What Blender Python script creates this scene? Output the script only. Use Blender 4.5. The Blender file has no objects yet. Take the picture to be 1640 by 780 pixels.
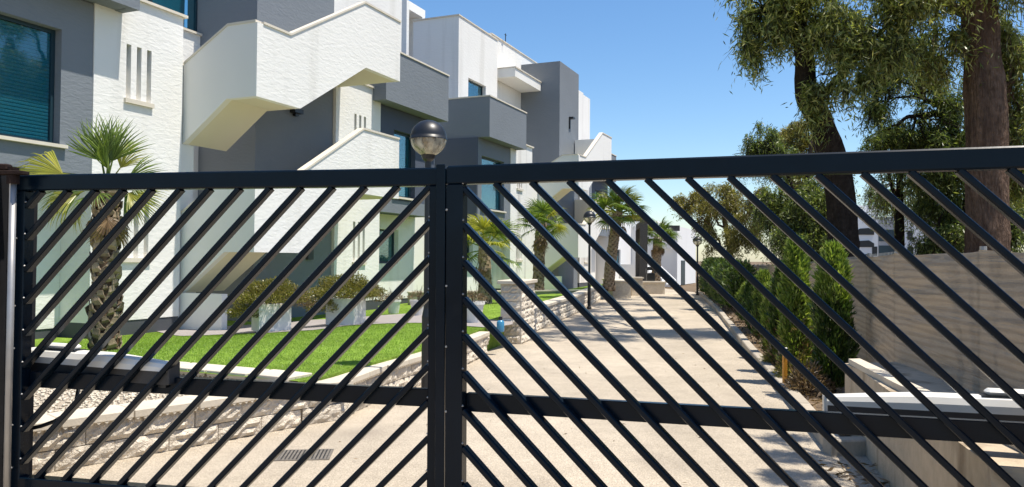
import bpy, math, random
import numpy as np
from mathutils import Vector, Matrix
random.seed(7); rng = np.random.default_rng(7)
S = bpy.context.scene
PI = math.pi
# ------------------------------------------------------------------ camera
cam_d = bpy.data.cameras.new('camera'); cam = bpy.data.objects.new('camera', cam_d)
S.collection.objects.link(cam); S.camera = cam
cam_d.sensor_width = 36; cam_d.lens = 27.0; cam_d.clip_start = 0.05; cam_d.clip_end = 3000
PITCH = math.atan(25 / 1230.); ROLL = math.radians(0.45)
fw = Vector((0, math.cos(PITCH), math.sin(PITCH))); up0 = Vector((0, -math.sin(PITCH), math.cos(PITCH))); r0 = Vector((1, 0, 0))
rt = r0 * math.cos(ROLL) + up0 * math.sin(ROLL); up = -r0 * math.sin(ROLL) + up0 * math.cos(ROLL)
M = Matrix((rt, up, -fw)).transposed().to_4x4(); M.translation = (0, 0, 1.5); cam.matrix_world = M
# ------------------------------------------------------------------ light
SUN = Vector((0.320, -0.091, 0.943)).normalized()
w = bpy.data.worlds.new('World'); S.world = w; w.use_nodes = True
nt = w.node_tree; bg = nt.nodes['Background']; sky = nt.nodes.new('ShaderNodeTexSky')
sky.sky_type = 'NISHITA'; sky.sun_disc = False; sky.sun_elevation = math.asin(SUN.z); sky.sun_rotation = math.atan2(SUN.x, SUN.y)
sky.altitude = 100; sky.air_density = 1.0; sky.dust_density = 0.6; sky.ozone_density = 2.0
hs = nt.nodes.new('ShaderNodeHueSaturation'); hs.inputs['Saturation'].default_value = 1.22; nt.links.new(sky.outputs[0], hs.inputs['Color']); nt.links.new(hs.outputs[0], bg.inputs[0]); bg.inputs[1].default_value = 0.135
sd = bpy.data.lights.new('sun', 'SUN'); sd.energy = 5.0; sd.angle = math.radians(0.53); sd.color = (1, 0.935, 0.83)
so = bpy.data.objects.new('sun', sd); S.collection.objects.link(so)
so.rotation_euler = SUN.to_track_quat('Z', 'Y').to_euler(); so.location = (20, -10, 40)
S.view_settings.view_transform = 'Standard'; S.view_settings.look = 'None'; S.view_settings.exposure = 0.42; S.view_settings.gamma = 1
S.cycles.max_bounces = 6; S.cycles.transparent_max_bounces = 12
# ------------------------------------------------------------------ materials
MATS = {}
def mat(name, col, rough=0.8, spec=0.3, var=None, bump=None, metal=0.0, rnd=0.0, fine=0.0, coord='Object', stain=None):
    """col: base colour; var=(scale, amount) large mottling; bump=(scale vec, strength, dist); rnd per object brightness."""
    m = bpy.data.materials.new(name); m.use_nodes = True; t = m.node_tree; N = t.nodes; L = t.links
    b = N['Principled BSDF']; b.inputs['Roughness'].default_value = rough; b.inputs['Metallic'].default_value = metal
    b.inputs['Specular IOR Level'].default_value = spec
    tc = N.new('ShaderNodeTexCoord'); co = tc.outputs[coord]
    rgb = N.new('ShaderNodeRGB'); rgb.outputs[0].default_value = (*col, 1); out = rgb.outputs[0]
    def mul(out, fac_socket, lo, hi):
        mr = N.new('ShaderNodeMapRange'); mr.inputs[1].default_value = 0.25; mr.inputs[2].default_value = 0.75
        mr.inputs[3].default_value = lo; mr.inputs[4].default_value = hi; L.new(fac_socket, mr.inputs[0])
        vm = N.new('ShaderNodeVectorMath'); vm.operation = 'SCALE'; L.new(out, vm.inputs[0]); L.new(mr.outputs[0], vm.inputs['Scale'])
        return vm.outputs[0]
    if var:
        for sc, am in (var if isinstance(var[0], tuple) else (var,)):
            n = N.new('ShaderNodeTexNoise'); n.inputs['Scale'].default_value = sc; n.inputs['Detail'].default_value = 5; L.new(co, n.inputs['Vector'])
            out = mul(out, n.outputs['Fac'], 1 - am, 1 + am)
    if stain:
        mp = N.new('ShaderNodeMapping'); mp.inputs['Scale'].default_value = stain[0]; L.new(co, mp.inputs[0])
        n = N.new('ShaderNodeTexNoise'); n.inputs['Scale'].default_value = 1; n.inputs['Detail'].default_value = 4; L.new(mp.outputs[0], n.inputs['Vector'])
        mr = N.new('ShaderNodeMapRange'); mr.inputs[1].default_value = stain[1]; mr.inputs[2].default_value = stain[1] + 0.15; L.new(n.outputs['Fac'], mr.inputs[0])
        mr.inputs[4].default_value = stain[3] if len(stain) > 3 else 1
        mx = N.new('ShaderNodeMix'); mx.data_type = 'RGBA'; L.new(mr.outputs[0], mx.inputs[0]); L.new(out, mx.inputs[6]); mx.inputs[7].default_value = (*stain[2], 1)
        out = mx.outputs[2]
    if rnd:
        oi = N.new('ShaderNodeObjectInfo'); mr = N.new('ShaderNodeMapRange'); mr.inputs[3].default_value = 1 - rnd; mr.inputs[4].default_value = 1 + rnd
        L.new(oi.outputs['Random'], mr.inputs[0]); vm = N.new('ShaderNodeVectorMath'); vm.operation = 'SCALE'; L.new(out, vm.inputs[0]); L.new(mr.outputs[0], vm.inputs['Scale']); out = vm.outputs[0]
    if fine:
        n = N.new('ShaderNodeTexNoise'); n.inputs['Scale'].default_value = 90; n.inputs['Detail'].default_value = 3; L.new(co, n.inputs['Vector'])
        out = mul(out, n.outputs['Fac'], 1 - fine, 1 + fine)
    L.new(out, b.inputs['Base Color'])
    if bump:
        mp = N.new('ShaderNodeMapping'); mp.inputs['Scale'].default_value = bump[0]; L.new(co, mp.inputs[0])
        n = N.new('ShaderNodeTexNoise'); n.inputs['Scale'].default_value = 1; n.inputs['Detail'].default_value = 4; n.inputs['Roughness'].default_value = 0.55
        n.inputs['Distortion'].default_value = 0.6; L.new(mp.outputs[0], n.inputs['Vector'])
        bp = N.new('ShaderNodeBump'); bp.inputs['Strength'].default_value = bump[1]; bp.inputs['Distance'].default_value = bump[2]
        L.new(n.outputs['Fac'], bp.inputs['Height']); L.new(bp.outputs[0], b.inputs['Normal'])
    MATS[name] = m; return m
STB = ((4.6, 5.6, 17.0), 0.26, 0.036)
white = mat('white_stucco', (0.80, 0.785, 0.745), 0.9, 0.15, var=(0.5, 0.04), bump=STB, stain=((2.2, 2.2, 0.16), 0.56, (0.62, 0.60, 0.55), 0.45))
white2 = mat('white_stucco_streaked', (0.78, 0.76, 0.72), 0.9, 0.15, var=(0.6, 0.05), bump=STB, stain=((2.6, 2.6, 0.1), 0.5, (0.47, 0.44, 0.41), 0.75))
smooth = mat('smooth_white_render', (0.78, 0.765, 0.72), 0.85, 0.15, var=(0.7, 0.03))
soffit = mat('cream_soffit', (0.72, 0.66, 0.50), 0.85, 0.15, var=(0.8, 0.04))
grey = mat('mid_grey_stucco', (0.19, 0.21, 0.232), 0.9, 0.15, var=(0.6, 0.06), bump=STB, stain=((1.5, 1.5, 0.2), 0.62, (0.18, 0.19, 0.215), 0.5))
dark = mat('shaded_grey_paint', (0.085, 0.10, 0.135), 0.85, 0.2, var=(0.5, 0.06), bump=((3, 4, 8), 0.25, 0.02))  # darker copy of the grey wall paint, shade put into the colour
cap = mat('cream_coping', (0.66, 0.60, 0.50), 0.75, 0.3, var=(3, 0.08))
plinthm = mat('dark_plinth_tile', (0.07, 0.075, 0.085), 0.7, 0.3, var=(2, 0.1))
shut = mat('teal_shutter', (0.045, 0.19, 0.235), 0.45, 0.5)
framem = mat('dark_teal_frame', (0.012, 0.035, 0.05), 0.4, 0.5)
gatem = mat('navy_gate_paint', (0.002, 0.007, 0.014), 0.26, 0.17, var=(5, 0.25), bump=((60, 60, 60), 0.05, 0.003), stain=((7, 7, 7), 0.62, (0.014, 0.018, 0.022), 0.3))
steel = mat('galvanised_steel', (0.36, 0.35, 0.34), 0.45, 0.5, metal=0.6, var=(8, 0.15))
rust = mat('rusty_iron', (0.022, 0.012, 0.009), 0.85, 0.2, var=(14, 0.5), bump=((60, 60, 60), 0.5, 0.01))
blackm = mat('black_fabric', (0.012, 0.012, 0.014), 0.8, 0.2, var=(6, 0.4))
black = mat('black_metal', (0.012, 0.013, 0.015), 0.4, 0.5)
brass = mat('lamp_socket', (0.35, 0.26, 0.14), 0.5, 0.4)
motorm = mat('white_motor_housing', (0.70, 0.68, 0.63), 0.4, 0.4, var=(4, 0.05))
motord = mat('dark_motor_base', (0.05, 0.047, 0.045), 0.6, 0.3, var=(6, 0.2))
roadm = mat('tan_asphalt', (0.445, 0.38, 0.295), 0.95, 0.15, var=((0.25, 0.18), (1.1, 0.13), (6, 0.09), (34, 0.16)), fine=0.40, bump=((70, 70, 70), 0.8, 0.014), stain=((1.3, .55, 1), 0.60, (0.27, 0.23, 0.185), 0.6))
soil = mat('dry_soil', (0.17, 0.125, 0.085), 1.0, 0.05, var=((0.4, 0.2), (6, 0.25)), fine=0.3, bump=((25, 25, 25), 0.6, 0.04))
lawnm = mat('lawn_ground', (0.17, 0.26, 0.04), 1.0, 0.05, var=((0.7, 0.28), (3.0, 0.25), (12, 0.2)), fine=0.4, bump=((60, 60, 60), 0.8, 0.02))
pathm = mat('pink_grey_paving', (0.30, 0.27, 0.255), 0.9, 0.2, var=((0.8, 0.07), (9, 0.06)), fine=0.12, rnd=0.06)
gravm = mat('gravel_bed', (0.46, 0.39, 0.30), 1.0, 0.1, var=(12, 0.2), fine=0.4, bump=((70, 70, 70), 1.0, 0.02))
pebm = mat('gravel_pebbles', (0.56, 0.49, 0.385), 0.9, 0.2, var=(40, 0.35))
blockm = mat('split_face_block', (0.66, 0.585, 0.48), 0.95, 0.1, var=((3, 0.1), (22, 0.16)), rnd=0.12, bump=((38, 38, 38), 0.9, 0.035))
copingm = mat('cream_coping_slab', (0.58, 0.515, 0.415), 0.85, 0.2, var=((4, 0.07), (30, 0.05)), rnd=0.05, bump=((60, 60, 60), 0.3, 0.008))
mortar = mat('mortar', (0.45, 0.39, 0.32), 1.0, 0.05, var=(8, 0.15))
kerbm = mat('concrete_kerb', (0.42, 0.37, 0.30), 0.95, 0.1, var=((2, 0.12), (20, 0.1)), rnd=0.08, bump=((40, 40, 40), 0.4, 0.01))
concm = mat('stained_concrete', (0.50, 0.41, 0.30), 0.95, 0.1, var=((1.5, 0.15), (14, 0.1)), bump=((25, 25, 25), 0.5, 0.02), stain=((5, 5, 0.7), 0.52, (0.22, 0.165, 0.11), 0.8))
yellow = mat('yellow_paint', (0.62, 0.27, 0.03), 0.5, 0.4, var=(10, 0.1))
bluepl = mat('blue_plastic', (0.05, 0.22, 0.38), 0.25, 0.5)
grate = mat('cast_iron', (0.17, 0.15, 0.125), 0.6, 0.4, var=(20, 0.3))
pergm = mat('dark_grey_stone', (0.085, 0.08, 0.078), 0.9, 0.1, var=((2, 0.1), (18, 0.25)), bump=((20, 20, 20), 0.4, 0.02))
potm = mat('white_planter', (0.72, 0.70, 0.655), 0.7, 0.3, var=((3, 0.05), (20, 0.05)), stain=((14, 14, 7), 0.62, (0.5, 0.46, 0.37), 0.4))
farw = mat('distant_white_render', (0.78, 0.77, 0.75), 0.9, 0.1, var=(0.3, 0.03), stain=((1, 1, 0.1), 0.6, (0.6, 0.58, 0.56), 0.4))
farg = mat('distant_grey_render', (0.36, 0.365, 0.385), 0.9, 0.1, var=(0.3, 0.05))
olivew = mat('olive_render', (0.26, 0.27, 0.20), 0.9, 0.1, var=(1, 0.1))
bark1 = mat('dark_bark', (0.030, 0.024, 0.020), 1.0, 0.05, var=((3, 0.25), (14, 0.35)), bump=((16, 16, 4), 1.0, 0.08))
bark2 = mat('red_brown_bark', (0.19, 0.125, 0.088), 1.0, 0.05, var=((2, 0.25), (9, 0.35)), bump=((26, 26, 5), 1.0, 0.14), stain=((5, 5, 0.6), 0.5, (0.10, 0.066, 0.05), 0.8))
palmb = mat('palm_trunk_fibre', (0.13, 0.085, 0.05), 1.0, 0.05, var=((4, 0.2), (18, 0.4)), rnd=0.2, bump=((30, 30, 8), 0.9, 0.03))
stubm = mat('palm_leaf_base', (0.27, 0.205, 0.14), 0.95, 0.1, var=(12, 0.35), rnd=0.35, bump=((30, 30, 12), 0.7, 0.02))
def leafmat(name, col, rnd=0.4, trans=0.35, col2=None):
    m = bpy.data.materials.new(name); m.use_nodes = True; t = m.node_tree; N = t.nodes; L = t.links
    b = N['Principled BSDF']; b.inputs['Roughness'].default_value = 0.38; b.inputs['Specular IOR Level'].default_value = 0.5
    g = N.new('ShaderNodeNewGeometry'); rp = N.new('ShaderNodeValToRGB'); L.new(g.outputs['Random Per Island'], rp.inputs[0])
    c2 = col2 or tuple(min(1, c * (1 + rnd)) for c in col)
    rp.color_ramp.elements[0].color = (*(c * (1 - rnd) for c in col), 1); rp.color_ramp.elements[1].color = (*c2, 1)
    e = rp.color_ramp.elements.new(0.55); e.color = (*col, 1)
    tr = N.new('ShaderNodeBsdfTranslucent'); mx = N.new('ShaderNodeMixShader'); mx.inputs[0].default_value = trans
    vm = N.new('ShaderNodeVectorMath'); vm.operation = 'MULTIPLY'; vm.inputs[1].default_value = (1.25, 1.3, 0.6); L.new(rp.outputs[0], vm.inputs[0])
    L.new(rp.outputs[0], b.inputs['Base Color']); L.new(vm.outputs[0], tr.inputs[0])
    L.new(b.outputs[0], mx.inputs[1]); L.new(tr.outputs[0], mx.inputs[2]); L.new(mx.outputs[0], N['Material Output'].inputs[0])
    return m
euc = leafmat('gum_leaf', (0.22, 0.27, 0.075), 0.68, 0.48, (0.56, 0.54, 0.22))
eucd = leafmat('dark_gum_leaf', (0.11, 0.16, 0.045), 0.65, 0.45, (0.36, 0.40, 0.13))
eucy = leafmat('olive_gum_leaf', (0.23, 0.215, 0.06), 0.45, 0.45, (0.44, 0.38, 0.15))
cyp = leafmat('cypress_leaf', (0.05, 0.095, 0.022), 0.5, 0.35, (0.16, 0.23, 0.045))
cypl = leafmat('light_cypress_leaf', (0.16, 0.24, 0.04), 0.45, 0.4, (0.40, 0.46, 0.12))
dryl = leafmat('dry_leaf', (0.16, 0.105, 0.055), 0.4, 0.2, (0.30, 0.21, 0.12))
bushl = leafmat('bush_leaf', (0.17, 0.165, 0.04), 0.45, 0.35, (0.34, 0.28, 0.09))
palml = leafmat('palm_leaf', (0.13, 0.20, 0.035), 0.4, 0.4, (0.27, 0.34, 0.07))
palmy = leafmat('yellow_palm_leaf', (0.34, 0.34, 0.05), 0.3, 0.4, (0.50, 0.46, 0.09))
palmd = leafmat('dead_palm_leaf', (0.20, 0.125, 0.06), 0.4, 0.25, (0.30, 0.20, 0.11))
grassl = leafmat('grass_blade', (0.21, 0.34, 0.04), 0.25, 0.4, (0.31, 0.44, 0.08))
def glassmat(name, tint, refl=0.12, rough=0.02, dirt=None):
    m = bpy.data.materials.new(name); m.use_nodes = True; t = m.node_tree; N = t.nodes; L = t.links
    N.remove(N['Principled BSDF'])
    tp = N.new('ShaderNodeBsdfTransparent'); tp.inputs[0].default_value = (*tint, 1)
    gl = N.new('ShaderNodeBsdfGlossy'); gl.inputs['Roughness'].default_value = rough
    lw = N.new('ShaderNodeLayerWeight'); lw.inputs[0].default_value = 0.25
    mr = N.new('ShaderNodeMapRange'); mr.inputs[3].default_value = refl * 0.6; mr.inputs[4].default_value = min(1, refl * 5); L.new(lw.outputs['Fresnel'], mr.inputs[0])
    mx = N.new('ShaderNodeMixShader'); L.new(mr.outputs[0], mx.inputs[0]); L.new(tp.outputs[0], mx.inputs[1]); L.new(gl.outputs[0], mx.inputs[2]); o = mx.outputs[0]
    if dirt:
        tc = N.new('ShaderNodeTexCoord'); mp = N.new('ShaderNodeMapping'); mp.inputs['Scale'].default_value = (16, 16, 5); L.new(tc.outputs['Object'], mp.inputs[0])
        n = N.new('ShaderNodeTexNoise'); n.inputs['Scale'].default_value = 1; n.inputs['Detail'].default_value = 6; L.new(mp.outputs[0], n.inputs['Vector'])
        m2 = N.new('ShaderNodeMapRange'); m2.inputs[1].default_value = 0.35; m2.inputs[2].default_value = 0.7; m2.inputs[3].default_value = 0.12; m2.inputs[4].default_value = 0.6; L.new(n.outputs['Fac'], m2.inputs[0])
        df = N.new('ShaderNodeBsdfDiffuse'); df.inputs[0].default_value = (*dirt, 1); x = N.new('ShaderNodeMixShader')
        L.new(m2.outputs[0], x.inputs[0]); L.new(o, x.inputs[1]); L.new(df.outputs[0], x.inputs[2]); o = x.outputs[0]
    L.new(o, N['Material Output'].inputs[0]); return m
winglass = glassmat('window_glass', (0.72, 0.93, 0.97), 0.10)
globeglass = glassmat('lamp_globe_glass', (0.85, 0.82, 0.74), 0.15, 0.05, dirt=(0.80, 0.75, 0.60))
def clothmat():
    m = mat('taupe_shade_cloth', (0.41, 0.335, 0.25), 0.95, 0.05, var=((1.2, 0.06), (7, 0.05)), fine=0.12)
    t = m.node_tree; N = t.nodes; L = t.links; b = N['Principled BSDF']
    tr = N.new('ShaderNodeBsdfTranslucent'); tr.inputs[0].default_value = (0.24, 0.20, 0.16, 1); x = N.new('ShaderNodeMixShader'); x.inputs[0].default_value = 0.14
    tc = N.new('ShaderNodeTexCoord'); mp = N.new('ShaderNodeMapping'); mp.inputs['Scale'].default_value = (2.2, 2.2, 46); L.new(tc.outputs['Object'], mp.inputs[0])
    n = N.new('ShaderNodeTexNoise'); n.inputs['Scale'].default_value = 1; n.inputs['Detail'].default_value = 4; n.inputs['Distortion'].default_value = 0.8; L.new(mp.outputs[0], n.inputs['Vector'])
    bp = N.new('ShaderNodeBump'); bp.inputs['Strength'].default_value = 0.8; bp.inputs['Distance'].default_value = 0.02; L.new(n.outputs['Fac'], bp.inputs['Height']); L.new(bp.outputs[0], b.inputs['Normal'])
    L.new(b.outputs[0], x.inputs[1]); L.new(tr.outputs[0], x.inputs[2]); L.new(x.outputs[0], N['Material Output'].inputs[0]); return m
cloth = clothmat()
def cloth_bands(m):
    t = m.node_tree; N = t.nodes; L = t.links; b = N['Principled BSDF']; src = b.inputs['Base Color'].links[0].from_socket
    tc = N.new('ShaderNodeTexCoord'); mp = N.new('ShaderNodeMapping'); mp.inputs['Scale'].default_value = (.55, .55, 6); L.new(tc.outputs['Object'], mp.inputs[0])
    wv = N.new('ShaderNodeTexWave'); wv.wave_type = 'BANDS'; wv.bands_direction = 'Z'; wv.inputs['Scale'].default_value = .9; wv.inputs['Distortion'].default_value = 9; wv.inputs['Detail'].default_value = 5; wv.inputs['Detail Roughness'].default_value = .7; wv.inputs['Detail Scale'].default_value = .7
    L.new(mp.outputs[0], wv.inputs['Vector']); mr = N.new('ShaderNodeMapRange'); mr.inputs[1].default_value = .1; mr.inputs[2].default_value = .7; mr.inputs[3].default_value = .80; mr.inputs[4].default_value = 1.05; L.new(wv.outputs['Fac'], mr.inputs[0])
    vm = N.new('ShaderNodeVectorMath'); vm.operation = 'SCALE'; L.new(src, vm.inputs[0]); L.new(mr.outputs[0], vm.inputs['Scale']); L.new(vm.outputs[0], b.inputs['Base Color'])
cloth_bands(cloth)
# ------------------------------------------------------------------ mesh helpers
COL = S.collection
class MB:
    def __init__(self): self.v = []; self.f = []; self.sm = False
    def add(self, vs, fs):
        o = len(self.v); self.v += [tuple(p) for p in vs]; self.f += [tuple(i + o for i in f) for f in fs]; return self
    def box(self, x0, x1, y0, y1, z0, z1, bev=0.0):
        x0, x1 = sorted((x0, x1)); y0, y1 = sorted((y0, y1)); z0, z1 = sorted((z0, z1))
        if not bev:
            return self.add([(x0, y0, z0), (x1, y0, z0), (x1, y1, z0), (x0, y1, z0), (x0, y0, z1), (x1, y0, z1), (x1, y1, z1), (x0, y1, z1)],
                            [(0, 3, 2, 1), (4, 5, 6, 7), (0, 1, 5, 4), (1, 2, 6, 5), (2, 3, 7, 6), (3, 0, 4, 7)])
        b = min(bev, (x1 - x0) / 2.1, (y1 - y0) / 2.1, (z1 - z0) / 2.1)
        vs = []; 
        for z, i in ((z0, b), (z0 + b, 0), (z1 - b, 0), (z1, b)):
            X0, X1, Y0, Y1 = x0 + i, x1 - i, y0 + i, y1 - i; c = b if i == 0 else b * .5
            vs += [(X0 + c, Y0, z), (X1 - c, Y0, z), (X1, Y0 + c, z), (X1, Y1 - c, z), (X1 - c, Y1, z), (X0 + c, Y1, z), (X0, Y1 - c, z), (X0, Y0 + c, z)]
        fs = [tuple(range(7, -1, -1)), tuple(range(24, 32))]
        for r in range(3):
            for k in range(8): fs.append((r * 8 + k, r * 8 + (k + 1) % 8, r * 8 + 8 + (k + 1) % 8, r * 8 + 8 + k))
        return self.add(vs, fs)
    def prism(self, poly, axis, a0, a1):
        """poly: 2D list; axis 'x': poly=(y,z); 'y': poly=(x,z); 'z': poly=(x,y)"""
        def P(p, a): return (a, p[0], p[1]) if axis == 'x' else ((p[0], a, p[1]) if axis == 'y' else (p[0], p[1], a))
        n = len(poly); vs = [P(p, a0) for p in poly] + [P(p, a1) for p in poly]
        fs = [tuple(range(n)), tuple(range(2 * n - 1, n - 1, -1))] + [(i, i + n, (i + 1) % n + n, (i + 1) % n) for i in range(n)]
        return self.add(vs, fs)
    def tube(self, pts, rad, seg=10, jit=0.0, capends=True, ridge=0.0):
        pts = [Vector(p) for p in pts]; n = len(pts); o = len(self.v); ref = Vector((0.31, 0.83, 0.2)); rg = [ridge * random.uniform(-1, 1) for _ in range(seg)]
        for i, p in enumerate(pts):
            d = (pts[min(i + 1, n - 1)] - pts[max(i - 1, 0)]).normalized(); a = d.cross(ref)
            if a.length < 1e-3: a = d.cross(Vector((1, 0, 0)))
            a.normalize(); b = d.cross(a); r = rad[i] if hasattr(rad, '__len__') else rad
            for k in range(seg):
                t = 2 * PI * k / seg; rg[k] = rg[k] * .8 + ridge * random.uniform(-.6, .6) if ridge else 0; rr = r * (1 + jit * random.uniform(-1, 1) + rg[k]); self.v.append(tuple(p + a * math.cos(t) * rr + b * math.sin(t) * rr))
        for i in range(n - 1):
            for k in range(seg):
                k2 = (k + 1) % seg; self.f.append((o + i * seg + k, o + i * seg + k2, o + (i + 1) * seg + k2, o + (i + 1) * seg + k))
        if capends: self.f.append(tuple(o + k for k in range(seg - 1, -1, -1))); self.f.append(tuple(o + (n - 1) * seg + k for k in range(seg)))
        return self
    def lathe(self, prof, seg=20, c=(0, 0, 0)):
        o = len(self.v); n = len(prof)
        for r, z in prof:
            for k in range(seg): t = 2 * PI * k / seg; self.v.append((c[0] + r * math.cos(t), c[1] + r * math.sin(t), c[2] + z))
        for i in range(n - 1):
            for k in range(seg): k2 = (k + 1) % seg; self.f.append((o + i * seg + k, o + i * seg + k2, o + (i + 1) * seg + k2, o + (i + 1) * seg + k))
        return self
    def mesh(self, name, m, smooth=False):
        me = bpy.data.meshes.new(name); me.from_pydata(self.v, [], self.f); me.materials.append(m)
        if smooth: me.polygons.foreach_set('use_smooth', [True] * len(me.polygons))
        me.update(); return me
def link(name, data, parent=None, loc=None, rz=None):
    o = bpy.data.objects.new(name, data); COL.objects.link(o)
    if parent: o.parent = parent
    if loc is not None: o.location = loc
    if rz is not None: o.rotation_euler = (0, 0, rz)
    return o
def part(name, mb, m, parent=None, smooth=False, label=None):
    o = link(name, mb.mesh(name, m, smooth), parent)
    if label: o['label'] = label
    return o
def tag(o, label, cat, group=None):
    o['label'] = label; o['category'] = cat
    if group: o['group'] = group
    return o
def thing(name, label, cat, loc=(0, 0, 0), rz=0.0, group=None):
    o = bpy.data.objects.new(name, None); o.empty_display_size = 0.2; COL.objects.link(o); o.location = loc; o.rotation_euler = (0, 0, rz)
    return tag(o, label, cat, group)
def struct(o, kind='structure'): o['kind'] = kind; return o
def quads(name, V, m, parent=None):
    """V: (n,4,3) array -> one mesh of loose quads"""
    n = len(V); me = bpy.data.meshes.new(name); me.vertices.add(n * 4); me.vertices.foreach_set('co', V.reshape(-1).astype(np.float32))
    me.loops.add(n * 4); me.loops.foreach_set('vertex_index', np.arange(n * 4, dtype=np.int32)); me.polygons.add(n)
    me.polygons.foreach_set('loop_start', np.arange(0, n * 4, 4, dtype=np.int32)); me.polygons.foreach_set('loop_total', np.full(n, 4, dtype=np.int32))
    me.materials.append(m); me.update(calc_edges=True); return link(name, me, parent)
def unit(a): return a / np.maximum(np.linalg.norm(a, axis=1, keepdims=True), 1e-9)
def leafquads(P, D, Ln, Wd):
    """diamond leaves: base P, direction D"""
    n = len(P); D = unit(D); R = unit(np.cross(D, rng.normal(size=(n, 3)))); Ln = Ln.reshape(-1, 1); Wd = Wd.reshape(-1, 1)
    V = np.empty((n, 4, 3)); V[:, 0] = P; V[:, 1] = P + D * Ln * .45 + R * Wd * .5; V[:, 2] = P + D * Ln; V[:, 3] = P + D * Ln * .45 - R * Wd * .5
    return V
# ------------------------------------------------------------------ building frame: x = v (out of the front), y = u (along it)
A = math.atan2(520, 1230); D1 = Vector((math.sin(A), math.cos(A), 0)); NV = Vector((math.cos(A), -math.sin(A), 0)); GZ = 0.08
def UV(u, v, z=0.0): return D1 * u + NV * v + Vector((0, 0, z))
def uv_of(x, y): return x * D1.x + y * D1.y, x * NV.x + y * NV.y
class Bld:
    def __init__(self, label, u0, v0=-12.5, cat='apartment building'):
        self.u0, self.v0 = u0, v0; self.e = thing('apartment_building', label, cat, UV(u0, v0, 0), -A)
    def box(self, mb, u0, u1, v0, v1, z0, z1): return mb.box(v0 - self.v0, v1 - self.v0, u0 - self.u0, u1 - self.u0, z0, z1)
    def b(self, name, m, u0, u1, v0, v1, z0, z1, parent=None, label=None): return part(name, self.box(MB(), u0, u1, v0, v1, z0, z1), m, parent or self.e, label=label)
    def holed(self, name, m, u0, u1, vb, vf, z0, z1, holes, parent=None):
        """front wall (facing +v) with recessed openings (ua, ub, za, zb, depth)"""
        mb = MB(); V0, U0 = self.v0, self.u0
        us = sorted({u0, u1, *[h[0] for h in holes], *[h[1] for h in holes]}); zs = sorted({z0, z1, *[h[2] for h in holes], *[h[3] for h in holes]})
        q = lambda pts: mb.add([(v - V0, u - U0, z) for u, v, z in pts], [(0, 1, 2, 3)])
        for a, b_ in zip(us, us[1:]):
            for c, d in zip(zs, zs[1:]):
                um, zm = (a + b_) / 2, (c + d) / 2
                if any(h[0] < um < h[1] and h[2] < zm < h[3] for h in holes): continue
                q([(a, vf, c), (b_, vf, c), (b_, vf, d), (a, vf, d)])
        q([(u0, vb, z0), (u0, vf, z0), (u0, vf, z1), (u0, vb, z1)]); q([(u1, vf, z0), (u1, vb, z0), (u1, vb, z1), (u1, vf, z1)])
        q([(u0, vb, z1), (u0, vf, z1), (u1, vf, z1), (u1, vb, z1)]); q([(u0, vb, z0), (u1, vb, z0), (u1, vf, z0), (u0, vf, z0)]); q([(u1, vb, z0), (u0, vb, z0), (u0, vb, z1), (u1, vb, z1)])
        for a, b_, c, d, dp in holes:
            w_ = vf - dp
            q([(a, vf, c), (a, vf, d), (a, w_, d), (a, w_, c)]); q([(b_, vf, c), (b_, w_, c), (b_, w_, d), (b_, vf, d)])
            q([(a, vf, c), (a, w_, c), (b_, w_, c), (b_, vf, c)]); q([(a, vf, d), (b_, vf, d), (b_, w_, d), (a, w_, d)])
            if dp < 0.9 * (vf - vb) and dp < 0.19: q([(a, w_, c), (b_, w_, c), (b_, w_, d), (a, w_, d)])
        return part(name, mb, m, parent or self.e)
    def window(self, ua, ub, za, zb, vf, dp=0.2, shutter=True, sill=True):
        """frame, sill, shutter and glass set into a hole of depth dp"""
        w_ = vf - dp; t = 0.06; mb = MB()
        self.box(mb, ua, ua + t, w_, w_ + .05, za, zb); self.box(mb, ub - t, ub, w_, w_ + .05, za, zb)
        self.box(mb, ua + t, ub - t, w_, w_ + .05, za, za + t); self.box(mb, ua + t, ub - t, w_, w_ + .05, zb - t, zb)
        um = (ua + ub) / 2
        if not shutter: self.box(mb, um - .025, um + .025, w_ + .001, w_ + .052, za + t, zb - t)
        wn = part('window', mb, framem, self.e)
        if shutter:
            mb = MB(); n = int((zb - za - 2 * t) / .055); h = (zb - za - 2 * t) / n
            for i in range(n):
                z = za + t + i * h; V0, U0 = self.v0, self.u0; f = w_ - .01 - V0
                mb.add([(f, ua + t - U0, z), (f, ub - t - U0, z), (f + .012, ub - t - U0, z + h * .25), (f + .012, ua + t - U0, z + h * .25), (f + .012, ub - t - U0, z + h * .8), (f + .012, ua + t - U0, z + h * .8), (f, ub - t - U0, z + h), (f, ua + t - U0, z + h)],
                       [(0, 1, 2, 3), (3, 2, 4, 5), (5, 4, 6, 7)])
            part('shutter', mb, shut, wn)
        else: self.b('curtain_backing', shut, ua, ub, w_ - .25, w_ - .22, za, zb, wn)
        self.b('pane', winglass, ua + t, ub - t, w_ + .022, w_ + .028, za + t, zb - t, wn)
        if sill: self.b('sill', cap, ua - .1, ub + .1, w_ + .055, vf + .07, za - .055, za, wn)
        return wn
    def slits(self, name, m, u0, u1, vb, vf, z0, z1, groups):
        hs = []
        for us, za, zb in groups:
            for s in us: hs.append((s, s + .1, za, zb, .15))
        o = self.holed(name, m, u0, u1, vb, vf, z0, z1, hs)
        for us, za, zb in groups: self.b('slit_sill', cap, min(us) - .04, max(us) + .14, vf - .02, vf + .05, za - .08, za - .002, o)
        return o
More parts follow.
